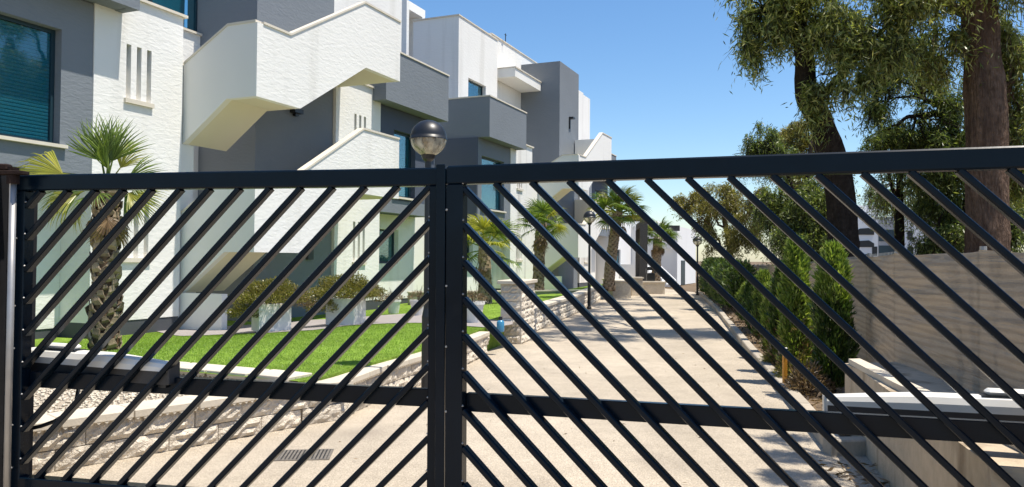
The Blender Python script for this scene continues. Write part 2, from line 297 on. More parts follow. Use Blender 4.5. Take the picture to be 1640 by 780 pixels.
    def stair(self, us, vb, vo, dz=0.0, uoff=11.15):
        """switch-back stair with solid parapets: side flight from the wall outward, then a flight along the front"""
        V0, U0 = self.v0, self.u0; w_ = -vb + vo - .01; du = us - uoff
        X = lambda v: v - V0; Y = lambda u: u + du - U0
        e = thing('tmp', '', '') ; COL.objects.unlink(e); bpy.data.objects.remove(e)
        s_top = [(vb, 5.22), (-10.56, 5.85), (vo - .03, 5.85)]; s_bot = [(vo - .03, 4.47), (-10.57, 4.47), (vb, 3.68)]
        f_top = [(11.15, 5.85), (12.09, 5.85), (14.64, 7.28), (16.18, 7.28)]; f_bot = [(16.18, 5.83), (14.71, 5.83), (12.41, 4.47), (11.15, 4.47)]
        Z = lambda p: (p[0], p[1] + dz)
        mb = MB(); mb.prism([(X(a), z + dz) for a, z in s_top + s_bot], 'y', Y(11.15), Y(11.29))
        st = part('staircase', mb, smooth, self.e)
        mb = MB(); fp = [(Y(a), z + dz) for a, z in f_top + f_bot]; mb.prism(fp, 'x', X(vo - .03), X(vo + .003)); mb.prism([(Y(max(a, 11.292)), z + dz) for a, z in f_top + f_bot], 'x', X(vo - .14), X(vo - .03)); part('front_parapet', mb, white, st)
        mb = MB(); mb.prism([(Y(16.02), 7.27 + dz), (Y(16.177), 7.27 + dz), (Y(16.177), 5.84 + dz), (Y(16.02), 5.84 + dz)], 'x', X(vo - w_), X(vo - .14)); part('end_parapet', mb, white, st)
        mb = MB(); mb.prism([(X(vb), 3.684 + dz), (X(-10.57), 4.474 + dz), (X(vo - .14), 4.474 + dz), (X(vo - .14), 4.62 + dz), (X(-10.6), 4.62 + dz), (X(vb), 3.84 + dz)], 'y', Y(11.29), Y(12.3))
        mb.prism([(Y(12.3), 4.474 + dz), (Y(12.41), 4.474 + dz), (Y(14.71), 5.834 + dz), (Y(16.18), 5.834 + dz), (Y(16.18), 5.98 + dz), (Y(14.68), 5.98 + dz), (Y(12.38), 4.62 + dz), (Y(12.3), 4.62 + dz)], 'x', X(vo - w_), X(vo - .14))
        part('soffit', mb, soffit, st)
        mb = MB()
        for k in range(5):
            v = vb + .05 + k * .21; z = 3.84 + k * .155; mb.box(X(v), X(v + .21), Y(11.3), Y(12.28), z + dz + .06, z + dz + .155)
        for k in range(8):
            u = 12.4 + k * .285; z = 4.62 + k * .17; mb.box(X(vo - w_ + .01), X(vo - .15), Y(u), Y(u + .285), z + dz + .08, z + dz + .17)
        part('steps', mb, smooth, st)
        mb = MB(); t = .045
        for (a, za), (b, zb) in zip(s_top, s_top[1:]): mb.prism([(X(a), za + dz), (X(b), zb + dz), (X(b), zb + dz + t), (X(a), za + dz + t)], 'y', Y(11.135), Y(11.30))
        for (a, za), (b, zb) in zip(f_top, f_top[1:]): mb.prism([(Y(a) if a > 11.2 else Y(11.31), za + dz), (Y(b), zb + dz), (Y(b), zb + dz + t), (Y(a) if a > 11.2 else Y(11.31), za + dz + t)], 'x', X(vo - .155), X(vo + .025))
        part('coping', mb, cap, st)
        return st
    def balcony(self, u0, u1, m, v=-11.18, z0=5.78, z1=7.2, vb=-13.3, left=True, right=True):
        f = part('balcony', self.box(MB(), u0, u1, v - .15, v, z0, z1), m, self.e)
        if left: self.b('side_parapet', m, u0, u0 + .15, vb, v - .15, z0, z1, f)
        if right: self.b('side_parapet', m, u1 - .15, u1, vb, v - .15, z0, z1, f)
        self.b('floor_slab', m, u0 + .15, u1 - .15, vb, v - .15, z0 + .01, z0 + .2, f)
        mb = MB(); self.box(mb, u0 - .02, u1 + .02, v - .17, v + .025, z1, z1 + .045)
        if left: self.box(mb, u0 - .02, u0 + .17, vb, v - .17, z1, z1 + .045)
        if right: self.box(mb, u1 - .17, u1 + .02, vb, v - .17, z1, z1 + .045)
        part('coping', mb, cap, f); return f
    def capstrip(self, u0, u1, v0, v1, z, parent=None, m=None): return self.b('coping', m or cap, u0 - .03, u1 + .06, v0, v1 + .06, z, z + .05, parent)

VF = -11.6; VM = -13.3; VT = -11.68; VO = -9.86
def make_block(label, u0, a, s, f, c, g, wmat=white, tower_top=10.6, glazing=True):
    """a=(u0,u1,u2): grey wing, slit wing; s: stair u; f=(u0,u1) stair tower; c=(u0,u1) right slit wing; g=(u0,u1) right grey wing"""
    B = Bld(label, u0)
    # left grey wing on the first floor over a recessed ground floor
    a0, a1, a2 = a
    wx = a1 - .58
    B.holed('wing_wall', grey, a0, a1 - .003, VM, VF - .02, 2.86, 5.775, [(wx - 2.0, wx, 3.3, 5.18, .2)]); B.window(wx - 2.0, wx, 3.3, 5.18, VF - .02)
    B.holed('ground_wall', white, a0, a1 - .003, -13.8, -12.33, .26, 2.86, [(wx - 2.4, wx - 1.2, 1.3, 2.3, .2)]); B.window(wx - 2.4, wx - 1.2, 1.3, 2.3, -12.33, sill=False)
    # slit wing
    sl = [a1 + .64 + k * .22 for k in range(3)]
    B.slits('slit_wall', wmat, a1, a2, VM, VF, .36, 6.1, [(sl, 4.30, 5.27), (sl, 1.47, 2.45)]); B.capstrip(a1, a2, VM, VF, 6.1)
    B.b('plinth', plinthm, a1, a2, VM, VF - .012, -.1, .36); B.b('plinth', plinthm, a0, a1, -13.8, -12.345, -.1, .26)
    # wall behind the stair landing, terrace wall and glazing
    B.b('rear_wall', white, a2 + .003, f[0] - .003, -14.2, VM, -.1, 6.5)
    B.b('return_wall', smooth, a2 + .003, s + .30, VM, VF - .06, -.1, 5.3)
    B.capstrip(a2 - 1.2, f[0] - .06, VM - .2, VM, 6.5)
    if glazing:
        gl = MB(); n = 4; ga, gb = a1 - 1.0, f[0] - .02
        for k in range(n + 1): x = ga + (gb - ga) * k / n; B.box(gl, x - .03, x + .03, VM - .16, VM - .1, 6.55, 9.0)
        B.box(gl, ga, gb, VM - .158, VM - .102, 6.55, 6.62); B.box(gl, ga, gb, VM - .158, VM - .102, 8.93, 9.0)
        gw = part('window', gl, framem, B.e); B.b('pane', winglass, ga, gb, VM - .134, VM - .126, 6.62, 8.93, gw); B.b('curtain_backing', shut, ga, gb, VM - .5, VM - .47, 6.55, 9.0, gw)
    # stair tower
    B.b('stair_tower', grey, f[0], f[1], -13.7, VT, -.1, tower_top)
    # stairs
    B.stair(s, VF - .04, VO, 0, 11.15); B.stair(s, VF - .04, VO, -2.88, 11.15)
    B.b('low_stair_wall', smooth, s, s + .14, VF - .05, -10.6, -.1, .80)
    # right slit wing
    c0, c1 = c; sl = [c0 + .80 + k * .22 for k in range(3)]
    B.slits('slit_wall', wmat, c0, c1, VM, VF, .36, 6.1, [(sl, 4.30, 5.27), (sl, 1.40, 2.45)]); B.capstrip(c0, c1 - .4, VM, VF, 6.1)
    B.b('plinth', plinthm, c0, c1, VM, VF - .012, -.1, .36)
    # upper set back wall
    B.holed('upper_wall', white, f[1] - .5, g[1] + .65, -15.3, VM, 5.9, 11.0, [(f[1] + .1, f[1] + 2.2, 6.1, 8.7, .3)]); B.window(f[1] + .1, f[1] + 2.2, 6.1, 8.7, VM, .3, shutter=False, sill=False)
    # right grey wing
    g0, g1 = g
    B.holed('wing_wall', dark, g0 + .003, g1, VM, VF - .05, 2.8, 5.775, [(g0 + .78, g0 + 2.0, 3.27, 5.18, .2)]); B.window(g0 + .78, g0 + 2.0, 3.27, 5.18, VF - .05)
    B.b('sunlit_band', grey, g0 + .004, g1 - .01, VF - .3, VF - .035, 2.79, 3.16)  # lighter grey stands for sunlight on the bottom of the darkened wing wall
    B.holed('ground_wall', white, g0 + .003, g1 + .0, -13.8, -12.33, .26, 2.8, [(g0 + 1.1, g0 + 2.2, 1.34, 2.36, .2)]); B.window(g0 + 1.1, g0 + 2.2, 1.34, 2.36, -12.33, sill=False)
    B.b('plinth', plinthm, g0, g1, -13.8, -12.345, -.1, .26)
    B.balcony(g0 - .4, g1 + .0, grey)
    return B
B1 = make_block('white apartment block with zigzag stairs nearest the gate, behind the white planters', 14., (4.2, 9.17, 11.08), 11.15, (13.2, 15.98), (16.0, 18.05), (18.05, 21.25))
B1.balcony(3.2, 9.71, grey)
B1.b('rear_wall', smooth, 21.25, 24.3, -14.4, -13.4, -.1, 6.0)
mb = MB(); B1.box(mb, 15.30, 15.52, VT, VT + .06, 1.92, 2.08); part('notice_plate', mb, smooth, B1.e)
mb = MB(); B1.box(mb, 14.98, 15.18, VT, VT + .08, 1.45, 1.72); part('meter_box', mb, plinthm, B1.e)
mb = MB(); B1.box(mb, 14.33, 14.63, VT, VT + .16, 4.86, 4.96); B1.box(mb, 14.42, 14.54, VT + .02, VT + .10, 4.80, 4.86); part('wall_lamp', mb, black, B1.e)
B2 = make_block('second white apartment block with tall dark tower, farther along the road', 32., (24.36, 27.25, 29.52), 30.35, (33.1, 35.9), (35.95, 37.9), (37.9, 41.1), wmat=white2, glazing=False)
B2.balcony(24.35, 27.8, grey, vb=-13.5)
B2.b('side_wall', dark, 24.3, 24.358, -13.9, VF - .03, 2.86, 5.775)
# penthouse, canopy of the second block
B2.holed('penthouse_wall', white, 26.07, 29.71, -15.3, VM, 5.9, 10.8, [(26.93, 28.56, 7.2, 8.61, .2)]); B2.window(26.93, 28.56, 7.2, 8.61, VM, sill=False)
mb = MB(); B2.box(mb, 26.03, 29.74, VM - .15, VM + .03, 10.8, 10.85); B2.box(mb, 26.03, 26.2, -15.3, VM - .15, 10.8, 10.85); part('coping', mb, cap, B2.e)
B2.b('penthouse_wall', white, 29.71, 44.0, -15.3, -13.6, 5.9, 11.12); B2.b('coping', cap, 29.7, 40.0, -13.75, -13.56, 11.12, 11.17)
B2.b('canopy', smooth, 30.0, 33.08, -13.58, -12.6, 9.28, 9.66); B2.b('coping', cap, 29.98, 33.09, -13.58, -12.56, 9.66, 9.71)
mb = MB(); B2.box(mb, 28.4, 30.0, -19.5, -17, 12.25, 12.62); B2.box(mb, 29.75, 30.0, -19.5, -17, 10.0, 12.249); B2.box(mb, 28.4, 28.6, -19.5, -17, 10.0, 12.249); part('roof_hatch', mb, white, B2.e)
mb = MB(); B2.box(mb, 34.42, 34.72, VT, VT + .22, 8.18, 8.26); B2.box(mb, 34.42, 34.50, VT, VT + .07, 7.70, 8.18); part('wall_lamp', mb, black, B2.e)
mb = MB(); mb.tube([(-13.45 + 12.5, 30.9 - 32, 11.1), (-13.45 + 12.5, 30.9 - 32, 11.45)], .02, 6); mb.tube([(-13.45 + 12.5, 30.8 - 32, 11.38), (-13.45 + 12.5, 31.0 - 32, 11.4)], .015, 6); part('antenna', mb, black, B2.e)

# ------------------------------------------------------------------ ground, road, terrace
mb = MB(); mb.add([(-900, -300, -.03), (900, -300, -.03), (900, 1500, -.03), (-900, 1500, -.03)], [(0, 1, 2, 3)]); struct(part('ground', mb, soil))
WALLP = [(-1.80, 6.87), (-1.62, 7.15), (-1.41, 8.0), (-1.01, 9.3), (-0.38, 12.07), (0.13, 14.2), (0.54, 16.13), (1.74, 21.19), (3.53, 29.87), (4.5, 35.0)]
KERBP = [(1.75, 2.4), (2.45, 5.85), (2.86, 7.81), (3.76, 12.16), (6.13, 23.17), (8.1, 33.0), (8.6, 36.0)]
def lerp_poly(P, t):
    seg = [math.dist(P[i], P[i + 1]) for i in range(len(P) - 1)]; d = t * sum(seg)
    for i, s in enumerate(seg):
        if d <= s or i == len(seg) - 1: k = d / s; return (P[i][0] + (P[i + 1][0] - P[i][0]) * k, P[i][1] + (P[i + 1][1] - P[i][1]) * k), math.atan2(P[i + 1][1] - P[i][1], P[i + 1][0] - P[i][0])
        d -= s
def plen(P): return sum(math.dist(P[i], P[i + 1]) for i in range(len(P) - 1))
mb = MB(); mb.add([(-12, -4, 0), (4.5, -4, 0), (4.5, 6.9, 0), (2.75, 6.9, 0), *[(x + .1, y, 0) for x, y in KERBP[2:]], (7.5, 46, 0), (-2, 46, 0), *[(x - .15, y, 0) for x, y in reversed(WALLP)], (-2.2, 6.6, 0), (-3.0, 5.7, 0), (-3.9, 4.9, 0), (-12, 4.9, 0)], [tuple(range(2 + len(KERBP) + 2 + len(WALLP) + 4))]); struct(part('road', mb, roadm))
WU = [uv_of(x, y) for x, y in WALLP]
def vwall(u): return float(np.interp(u, [p[0] for p in WU], [p[1] for p in WU]))
def hterr(x, y):
    u, v = uv_of(x, y); t = max(0, min(1, (v + 11.4) / (vwall(u) + 11.4) * 1.3)); t = t * t * (3 - 2 * t); return .10 + .29 * t
mb = MB(); nu, nv = 70, 26
for i in range(nu + 1):
    u = WU[0][0] + (WU[-1][0] - WU[0][0]) * (i / nu) ** 1.3
    for j in range(nv + 1):
        v = vwall(u) - .12 + (-14.6 - vwall(u) + .12) * j / nv; p = UV(u, v); mb.v.append((p.x, p.y, hterr(p.x, p.y)))
for i in range(nu):
    for j in range(nv): a = i * (nv + 1) + j; mb.f.append((a, a + nv + 1, a + nv + 2, a + 1))
for i in range(nu):
    a = i * (nv + 1); b = a + nv + 1; pa_, pb_ = mb.v[a], mb.v[b]; mb.add([(pa_[0], pa_[1], -.1), (pb_[0], pb_[1], -.1), pb_, pa_], [(0, 1, 2, 3)])
struct(part('lawn', mb, lawnm))
# strip of lawn in front of the left wing is bounded by the cross kerb; soil left of it
def sheet(name, poly, m, dz, n=1, kind='structure'):
    mb = MB(); mb.v = [(x, y, hterr(x, y) + dz) for x, y in poly]; mb.f = [tuple(range(len(poly)))]; return struct(part(name, mb, m), kind)
# paved path through the lawn, slab by slab
PATH = [(-6.6, 14.3), (-5.63, 13.12), (-4.51, 12.68), (-3.8, 12.15), (-3.1, 12.15), (-2.75, 12.9), (-1.6, 13.15), (-0.3, 12.3), (0.02, 13.5), (-1.94, 16.16), (-2.84, 16.58), (-3.4, 16.6), (-4.34, 16.9), (-5.2, 15.9), (-5.9, 15.3)]
def inside(x, y, P):
    c = False; j = len(P) - 1
    for i in range(len(P)):
        if (P[i][1] > y) != (P[j][1] > y) and x < (P[j][0] - P[i][0]) * (y - P[i][1]) / (P[j][1] - P[i][1]) + P[i][0]: c = not c
        j = i
    return c
mb = MB()
# smooth outline: triangulated by columns between the lower and the upper chain of the path
lo = [(-6.6, 14.3), (-5.63, 13.12), (-4.51, 12.68), (-3.8, 12.15), (-3.1, 12.15), (-2.75, 12.9), (-1.6, 13.15), (-0.3, 12.3), (0.02, 13.0)]
hi = [(-6.6, 14.4), (-5.9, 15.3), (-5.2, 15.9), (-4.34, 16.9), (-3.4, 16.6), (-2.84, 16.58), (-1.94, 16.16), (-0.9, 14.5), (0.02, 13.6)]
lx = np.array(lo); hx = np.array(hi); xs = np.linspace(-6.6, 0.02, 60)
for x in xs:
    a = np.interp(x, lx[:, 0], lx[:, 1]); b = np.interp(x, hx[:, 0], hx[:, 1])
    for k in range(9): y = a + (b - a) * k / 8; mb.v.append((x, y, hterr(x, y) + .012))
for i in range(59):
    for k in range(8): a = i * 9 + k; mb.f.append((a, a + 9, a + 10, a + 1))
struct(part('path', mb, pathm))
def onpath(x, y): return (np.interp(x, lx[:, 0], lx[:, 1]) < y < np.interp(x, hx[:, 0], hx[:, 1])) if -6.6 < x < .02 else False
# grass blades
def grass_blades():
    P = []
    while len(P) < 110000:
        u = random.uniform(5.66, 22) if random.random() < .25 else random.uniform(5.66, 12.5); vw = vwall(u); v = random.uniform(-11.5, vw - .05); p = UV(u, v)
        if p.x < -.72 * p.y or onpath(p.x, p.y): continue
        P.append((p.x, p.y, hterr(p.x, p.y)))
    P = np.array(P); n = len(P); D = np.stack([rng.normal(0, .5, n), rng.normal(0, .5, n), np.full(n, 1.0)], 1)
    return leafquads(P, D, rng.uniform(.012, .028, n), rng.uniform(.003, .006, n))
struct(quads('grass_tuft', grass_blades(), grassl), 'stuff')
# gravel bed in the corner by the gate
BED = [(-9, 4.3), (-4.2, 4.36), (-3.55, 4.98), (-3.22, 5.38), (-2.86, 5.8), (-2.38, 6.34), (-1.95, 6.85), (-3.41, 7.62), (-9, 9.9)]
mb = MB(); mb.add([(x, y, .30) for x, y in BED], [tuple(range(len(BED)))]); struct(part('gravel_ground', mb, gravm))
def pebbles(n, poly, z, smin, smax):
    bx = [min(p[0] for p in poly), max(p[0] for p in poly), min(p[1] for p in poly), max(p[1] for p in poly)]; V = []; F = []
    base = np.array([(0, 0, 1), (.9, 0, .1), (.1, .9, 0), (-.9, .1, .1), (0, -.9, -.05), (0, 0, -.6)]); tri = [(0, 1, 2), (0, 2, 3), (0, 3, 4), (0, 4, 1), (5, 2, 1), (5, 3, 2), (5, 4, 3), (5, 1, 4)]
    while len(V) < n * 6:
        x, y = random.uniform(max(bx[0], -5.2), bx[1]), random.uniform(bx[2], bx[3])
        if not inside(x, y, poly): continue
        s = random.uniform(smin, smax); r = random.uniform(0, 6.28); q = base * np.array([s, s * random.uniform(.6, 1), s * .6]) + rng.normal(0, s * .12, (6, 3))
        o = len(V); c, sn = math.cos(r), math.sin(r); V += [(x + a * c - b * sn, y + a * sn + b * c, z + d + s * .2) for a, b, d in q]; F += [tuple(i + o for i in t) for t in tri]
    m = MB(); m.v = V; m.f = F; return m
struct(part('pebbles', pebbles(5200, BED, .30, .012, .03), pebm, smooth=True), 'stuff')

# ------------------------------------------------------------------ block walls
def block_mesh(l, h, d=.16, rough=.036):
    mb = MB(); nx, nz = 8, 4; g = .0035
    for i in range(nx + 1):
        for k in range(nz + 1):
            e = i in (0, nx) or k in (0, nz); mb.v.append((-l / 2 + g + (l - 2 * g) * i / nx, -(0 if e else random.uniform(.05, 1) ** 1.3 * rough), g + (h - 2 * g) * k / nz))
    for i in range(nx):
        for k in range(nz): a = i * (nz + 1) + k; mb.f.append((a, a + nz + 1, a + nz + 2, a + 1))
    x0, x1, z0, z1 = -l / 2 + g, l / 2 - g, g, h - g
    mb.add([(x0, 0, z0), (x1, 0, z0), (x1, 0, z1), (x0, 0, z1), (x0, d, z0), (x1, d, z0), (x1, d, z1), (x0, d, z1)], [(0, 4, 5, 1), (3, 2, 6, 7), (0, 3, 7, 4), (1, 5, 6, 2)])
    return mb.mesh('block', blockm)
def coping_mesh(l, wd, t, teeth=True):
    mb = MB(); mb.box(-l / 2 + .003, l / 2 - .003, -.045, wd, 0, t, .006)
    if teeth:
        n = 9
        for k in range(n): x = -l / 2 + (k + .2) * l / n; mb.prism([(x, 0), (x + l / n * .3, -.014), (x + l / n * .6, 0)], 'y', -.043, -.01)
    return mb.mesh('coping_slab', copingm)
BLK = {(.40, .15): [block_mesh(.40, .15) for _ in range(8)]}; COPM = [coping_mesh(.5, .28, .06) for _ in range(3)]
def block_wall(label, pts, z0, courses, bl=.40, ch=.15, back=.24, coping=True):
    c = pts[len(pts) // 2]; t = thing('retaining_wall', label, 'garden wall', (c[0], c[1], z0)); L = plen(pts); P = [(p[0] - c[0], p[1] - c[1]) for p in pts]
    n = max(1, round(L / bl))
    for r in range(courses):
        for i in range(n + (r % 2)):
            s = (i + .5 - .5 * (r % 2)) * L / n; s = min(max(s, .1), L - .1); (x, y), a = lerp_poly(P, s / L)
            o = link('block', random.choice(BLK[(bl, ch)]), t, (x + random.uniform(-.004, .004), y + random.uniform(-.004, .004), r * ch), a); o.scale = (L / n / bl, 1, 1)
    mb = MB(); N = max(12, len(pts) * 3); ring = []
    for i in range(N + 1):
        (x, y), a = lerp_poly(P, i / N); nx, ny = -math.sin(a), math.cos(a); ring.append(((x + nx * .02, y + ny * .02), (x + nx * back, y + ny * back)))
    for (f0, b0), (f1, b1) in zip(ring, ring[1:]):
        H = courses * ch - .004; mb.add([(*f0, -.1), (*f1, -.1), (*f1, H), (*f0, H), (*b0, -.1), (*b1, -.1), (*b1, H), (*b0, H)], [(0, 1, 2, 3), (3, 2, 6, 7), (7, 6, 5, 4)])
    for (f0, b0) in (ring[0], ring[-1]): mb.add([(*f0, -.1), (*b0, -.1), (*b0, courses * ch - .004), (*f0, courses * ch - .004)], [(0, 1, 2, 3)])
    part('core', mb, mortar, t)
    if coping:
        m = max(1, round(L / .5))
        for i in range(m):
            (x, y), a = lerp_poly(P, (i + .5) / m); o = link('coping_slab', random.choice(COPM), t, (x, y, courses * ch + random.uniform(0, .003)), a); o.scale = (L / m / .5 * 1.0, 1, 1)
    return t
block_wall('low stone block wall with cream coping round the gravel bed by the gate', [(-9, 4.1), (-4.3, 4.16), (-3.62, 4.85), (-3.2, 5.32), (-2.85, 5.71), (-2.36, 6.25), (-1.86, 6.86)], 0, 2)
block_wall('stone block wall with cream coping holding up the lawn corner', [(-1.86, 6.88), (-1.66, 7.06), (-1.54, 7.35), (-1.41, 8.0), (-1.01, 9.3), (-0.70, 10.6), (-0.38, 12.07)], 0, 2)
block_wall('stone block wall with coping running along the road beyond the stone pier', [(0.42, 15.35), (0.54, 16.13), (1.74, 21.19), (3.53, 29.87)], 0, 3)
# kerb of the lawn along the gravel bed
KL = [(-8.2, 9.55), (-3.41, 7.66), (-2.29, 7.14), (-1.98, 6.98)]
t = thing('lawn_kerb', 'cream kerb between the gravel bed and the lawn', 'kerb', (-2.5, 7.3, .3)); Lk = plen(KL); m_ = round(Lk / .5)
for i in range(m_):
    (x, y), a = lerp_poly(KL, (i + .5) / m_); o = link('kerb_slab', random.choice(COPM), t, (x + 2.5, y - 7.3, .055 + random.uniform(0, .003)), a)
mb = MB()
for (x0, y0), (x1, y1) in zip(KL, KL[1:]): mb.add([(x0 + 2.5, y0 - 7.3, -.1), (x1 + 2.5, y1 - 7.3, -.1), (x1 + 2.5, y1 - 7.3, .054), (x0 + 2.5, y0 - 7.3, .054)], [(0, 1, 2, 3)])
part('kerb_face', mb, mortar, t)
# stone pier
pa = math.atan2(16.13 - 12.07, 0.54 + .38)
pier = thing('stone_pier', 'square stone block gate pier with a flat cap beside the road', 'pier', (0.17, 13.55, 0), pa)
for r in range(7):
    for k in range(3): o = link('block', random.choice(BLK[(.40, .15)]), pier, (.22 + .40 * k, 0, r * .15), 0)
    o = link('block', random.choice(BLK[(.40, .15)]), pier, (.02, .20, r * .15), -PI / 2); o.scale = (.9, 1, 1)
mb = MB(); mb.box(.03, 1.21, .01, .37, -.1, 1.05); part('core', mb, mortar, pier)
mb = MB(); mb.box(-.04, 1.27, -.05, .43, 1.053, 1.12, .01); part('cap', mb, copingm, pier)
# right kerb
kt = thing('road_kerb', 'concrete kerb along the right side of the road', 'kerb', (2.5, 6.0, 0)); del kt['category']; del kt['label']; struct(kt)
KR = [(2.47, 6.0)] + KERBP[2:]; Lk = plen(KR); n = int(Lk / .8)
mb = MB(); mb.box(-.395, .395, -.13, 0, -.1, .11, .012); km = mb.mesh('kerb_stone', kerbm)
for i in range(n):
    (x, y), a = lerp_poly(KR, (i + .5) / n); o = link('kerb_stone', km, kt, (x - 2.5, y - 6.0, random.uniform(-.006, .006)), a); o.scale = (Lk / n / .8, 1, 1)
o = link('kerb_stone', km, kt, (2.62 - 2.5, 6.10 - 6.0, .01), .12); o.scale = (.42, 1, 1)
# planting bed right of the kerb
FEN = [(2.42, 1.2), (3.10, 5.1), (3.36, 6.75), (4.02, 8.7), (4.85, 12.0), (6.5, 19.0), (8.8, 28.0), (10.4, 34)]
BEDR = [(2.5, 6.1), *[(x + .05, y) for x, y in KERBP[2:6]], (10.2, 34), *reversed([(x + .3, y) for x, y in FEN[2:7]])]
mb = MB(); mb.add([(x, y, .05) for x, y in BEDR], [tuple(range(len(BEDR)))]); struct(part('planting_bed', mb, soil))
# dry leaves
def litter(n, box, z):
    P = np.stack([rng.uniform(box[0], box[1], n), rng.uniform(box[2], box[3], n), np.full(n, z)], 1); P[:, 2] += rng.uniform(0, .02, n)
    D = np.stack([rng.normal(size=n), rng.normal(size=n), rng.normal(0, .25, n)], 1); return leafquads(P, D, rng.uniform(.05, .12, n), rng.uniform(.012, .025, n))
P1_ = litter(60, (2.25, 2.62, 5.05, 5.75), .008)
P2_ = litter(150, (-1.5, 2.9, 5, 14), .004); P2_ = P2_.mean(1, keepdims=True) + (P2_ - P2_.mean(1, keepdims=True)) * .45
bed_l = []
for k in range(1500):
    t_ = random.random() ** 1.5 * .6; (x, y), a = lerp_poly(KERBP, .12 + t_ * .88); bed_l.append((x + .1 + random.uniform(0, .55), y, .06 + random.uniform(0, .05)))
bl = np.array(bed_l); bl = leafquads(bl, np.stack([rng.normal(size=1500), rng.normal(size=1500), rng.normal(0, .4, 1500)], 1), rng.uniform(.06, .13, 1500), rng.uniform(.012, .03, 1500))
struct(quads('fallen_leaves', np.concatenate([P1_, P2_, bl]), dryl), 'stuff')
# grit gathered along the road edges
gm = MB(); base_ = [(0, 0, .7), (.9, 0, .1), (.1, .9, 0), (-.9, .1, .1), (0, -.9, 0)]
for k in range(2600):
    if k % 2: (x, y), a = lerp_poly(KR, random.random() ** 1.6); d = abs(random.gauss(0, .12)); x -= .16 + d
    else: (x, y), a = lerp_poly([(-3.2, 5.32), (-2.36, 6.25), (-1.85, 6.9), (-1.41, 8.0), (-1.01, 9.3), (-.38, 12.07), (.13, 13.5)], random.random()); d = abs(random.gauss(0, .13)); x += .05 + d; y -= d * .4
    z_ = random.uniform(.004, .011); gm.add([(x + p[0] * z_, y + p[1] * z_, .001 + p[2] * z_) for p in base_], [(0, 1, 2), (0, 2, 3), (0, 3, 4), (0, 4, 1)])
struct(part('grit', gm, pebm), 'stuff')
# concrete wall by the gate carrying the fence
cw = thing('concrete_wall', 'low stained concrete wall under the fabric fence by the gate', 'wall', (2.6, 5.0, 0))
def loc_(P, c): return [(x - c[0], y - c[1]) for x, y in P]
mb = MB(); mb.prism(loc_([(2.06, 3.31), (2.80, 6.15), (2.86, 6.6), (3.5, 6.75), (3.0, 3.05)], (2.6, 5.0)), 'z', -.1, .63); part('wall_body', mb, concm, cw)
mb = MB(); mb.prism(loc_([(2.30, 3.25), (2.63, 5.3), (2.87, 6.55), (2.98, 6.58), (2.75, 5.3), (2.42, 3.22)], (2.6, 5.0)), 'z', .631, .675); part('coping', mb, copingm, cw)
# fence
fe = thing('fabric_fence', 'taupe shade cloth fence with posts along the right side', 'fence', (3.36, 6.75, .1)); c = (3.36, 6.75)
zt = {0: 1.59, 1: 1.58, 2: 1.58, 3: 1.57, 4: 1.5, 5: 1.40, 6: 1.35, 7: 1.3}; zb = {0: .5, 1: .5, 2: .4, 3: .1, 4: .05, 5: .05, 6: .05, 7: .05}
tips = MB()
for i in range(len(FEN) - 1):
    L = math.dist(FEN[i], FEN[i + 1]); n = max(1, round(L / 2.1))
    for k in range(n):
        p0 = [FEN[i][j] + (FEN[i + 1][j] - FEN[i][j]) * k / n for j in (0, 1)]; p1 = [FEN[i][j] + (FEN[i + 1][j] - FEN[i][j]) * (k + 1) / n for j in (0, 1)]
        zz = lambda d, q: d[i] + (d[i + 1] - d[i]) * q / n
        dx, dy = p1[0] - p0[0], p1[1] - p0[1]; l = math.hypot(dx, dy); nx, ny = -dy / l, dx / l
        mb = MB(); NX, NZ = 16, 26; ph = random.uniform(0, 6)
        for a in range(NX + 1):
            s = a / NX; top = zz(zt, k + s) - .1 - .02 * math.sin(PI * s) + .006 * math.sin(9 * s + ph); bot = zz(zb, k + s) - .1
            for b in range(NZ + 1):
                q = b / NZ; wv = math.sin(PI * s) * (.012 * math.sin(q * 34 + 2.2 * math.sin(s * 3 + ph) + ph) + .008 * math.sin(q * 61 + 3 * s)) + .01 * math.sin(5 * q + ph) * math.sin(PI * s)
                mb.v.append((p0[0] + dx * s + nx * wv - c[0], p0[1] + dy * s + ny * wv - c[1], bot + (top - bot) * q))
        for a in range(NX):
            for b in range(NZ): j = a * (NZ + 1) + b; mb.f.append((j, j + NZ + 1, j + NZ + 2, j + 1))
        part('cloth_panel', mb, cloth, fe, smooth=True)
        mb = MB(); mb.tube([(p0[0] - c[0] + .03, p0[1] - c[1], -.1 + (.0 if i > 1 else .5)), (p0[0] - c[0] + .03, p0[1] - c[1], zz(zt, k) - .07)], .022, 8); part('post', mb, steel, fe)
        for a in range(0, 22 if i > 1 else 0):
            s = a / 22; x, y, z = p0[0] + dx * s + .03 - c[0], p0[1] + dy * s - c[1], zz(zt, k + s) - .1; tips.tube([(x, y, z - .08), (x, y, z + .016)], .003, 4)
part('wire_tips', tips, steel, fe)

